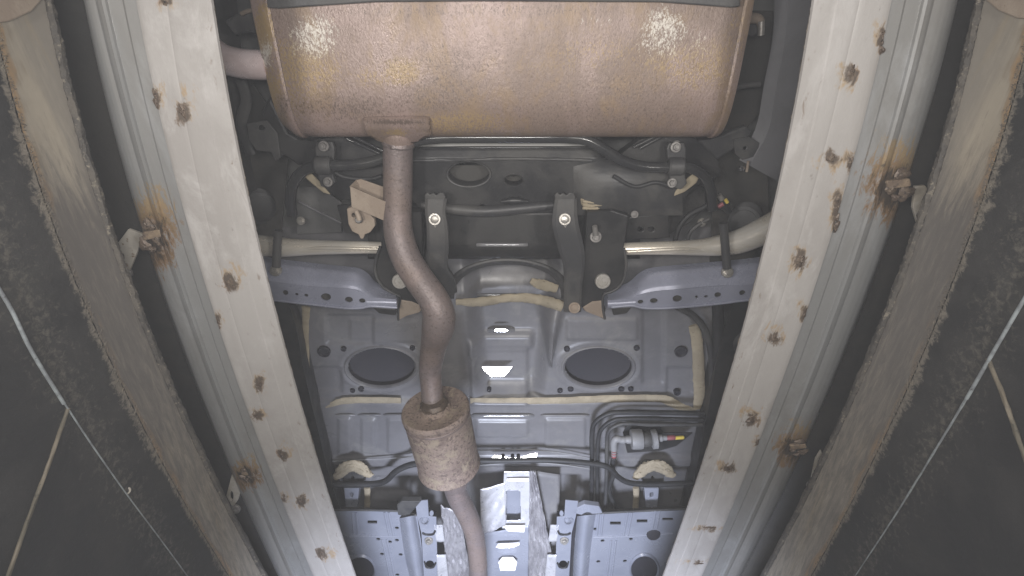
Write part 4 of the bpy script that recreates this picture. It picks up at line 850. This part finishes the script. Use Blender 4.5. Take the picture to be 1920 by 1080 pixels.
# rear cover panels beside the muffler (dark body sides)
plate('side_shield', [(400, 100), (470, 150), (530, 240), (540, 300), (520, 520), (430, 520), (380, 200)], 1.31, .006, M['deck'], ub, bevel=.002)
plate('side_shield', [(1380, 20), (1450, 20), (1440, 200), (1400, 240), (1440, 330), (1450, 520), (1330, 520), (1340, 330), (1352, 200)], 1.31, .006, M['deck'], ub, bevel=.002)

# ------------------------------------------------------------------ thin bluish volume added to imitate lens glare
hm = bpy.data.materials.new('pit_haze'); hm.use_nodes = True; nt = hm.node_tree; nt.nodes.remove(nt.nodes['Principled BSDF'])
pv = nt.nodes.new('ShaderNodeVolumePrincipled'); pv.inputs['Color'].default_value = (.90, .93, 1, 1); pv.inputs['Density'].default_value = GLARE_DENSITY
nt.links.new(pv.outputs[0], nt.nodes['Material Output'].inputs['Volume'])
hv = [(x_, y_, z_) for x_ in (-1.6, 1.6) for y_ in (-1.6, 4.0) for z_ in (-2.2, 1.75)]
hz = mk('haze', hv, [(0, 1, 3, 2), (4, 5, 7, 6), (0, 1, 5, 4), (2, 3, 7, 6), (0, 2, 6, 4), (1, 3, 7, 5)], hm, None, False); hz['kind'] = 'stuff'

# ------------------------------------------------------------------ more hardware round the subframe
def ribbed(name, px, py, zz, axis, r, n_, m, parent):
    prof = [(r*.55, -.004)]
    for i in range(n_): prof += [(r, i*.009), (r, i*.009+.003), (r*.78, i*.009+.005), (r*.78, i*.009+.0075)]
    prof += [(r*.5, n_*.009)]
    return lathe(name, P(px, py, zz), axis, prof, m, parent, 24)
rb_ = thing('rubber_boot', 'black ribbed rubber boot above the curved end of the silver link', 'rubber boot', P(1400, 400, 1.19))
ribbed('boot', 1400, 405, 1.23, (-.55, -.1, -1), .036, 6, M['rubber'], rb_)
rb2 = thing('rubber_boot', 'black ribbed rubber boot beside the runway above the short silver link', 'rubber boot', P(490, 385, 1.2))
ribbed('boot', 485, 380, 1.25, (.5, -.1, -1), .036, 6, M['rubber'], rb2)
tube('body_strap', [(452, 150), (462, 190), (452, 235), (470, 290)], .012, M['darkdust'], ub, z=1.20, n=12, k=5, flat=.4)
plate('frame_bracket', [(462, 232), (500, 226), (520, 250), (526, 296), (516, 302), (508, 286), (480, 282), (466, 262)], 1.175, .004, M['darkdust'], sf, holes=[circ(490, 240, 6, 5, 12)], bevel=.002)
plate('frame_bracket', [(1376, 262), (1404, 256), (1424, 268), (1420, 292), (1392, 300), (1378, 288)], 1.172, .004, M['darkdust'], sf, holes=[circ(1398, 278, 5, 4, 12)], bevel=.002)
plate('frame_gusset', [(632, 386), (700, 378), (706, 396), (690, 440), (646, 436)], 1.16, .006, M['dark'], sf, holes=[circ(668, 402, 7, 6, 14)], bevel=.003)
tube('wire_loom', [(600, 300), (640, 330), (690, 336), (716, 330)], .005, M['rubber'], sf, z=1.155, n=10, k=6)
tube('wire_loom', [(1150, 330), (1190, 350), (1230, 342), (1262, 352)], .0045, M['rubber'], sf, z=1.125, n=10, k=6)
for px_, py_, m_ in ((1190, 402, 'boltdirty'), (690, 392, 'boltdirty')):
    bolt(px_, py_, 1.150, 2.2 if m_ == 'baresteel' else 7, M[m_], sf, 'rivet' if m_ == 'baresteel' else 'bolt', dome=True)
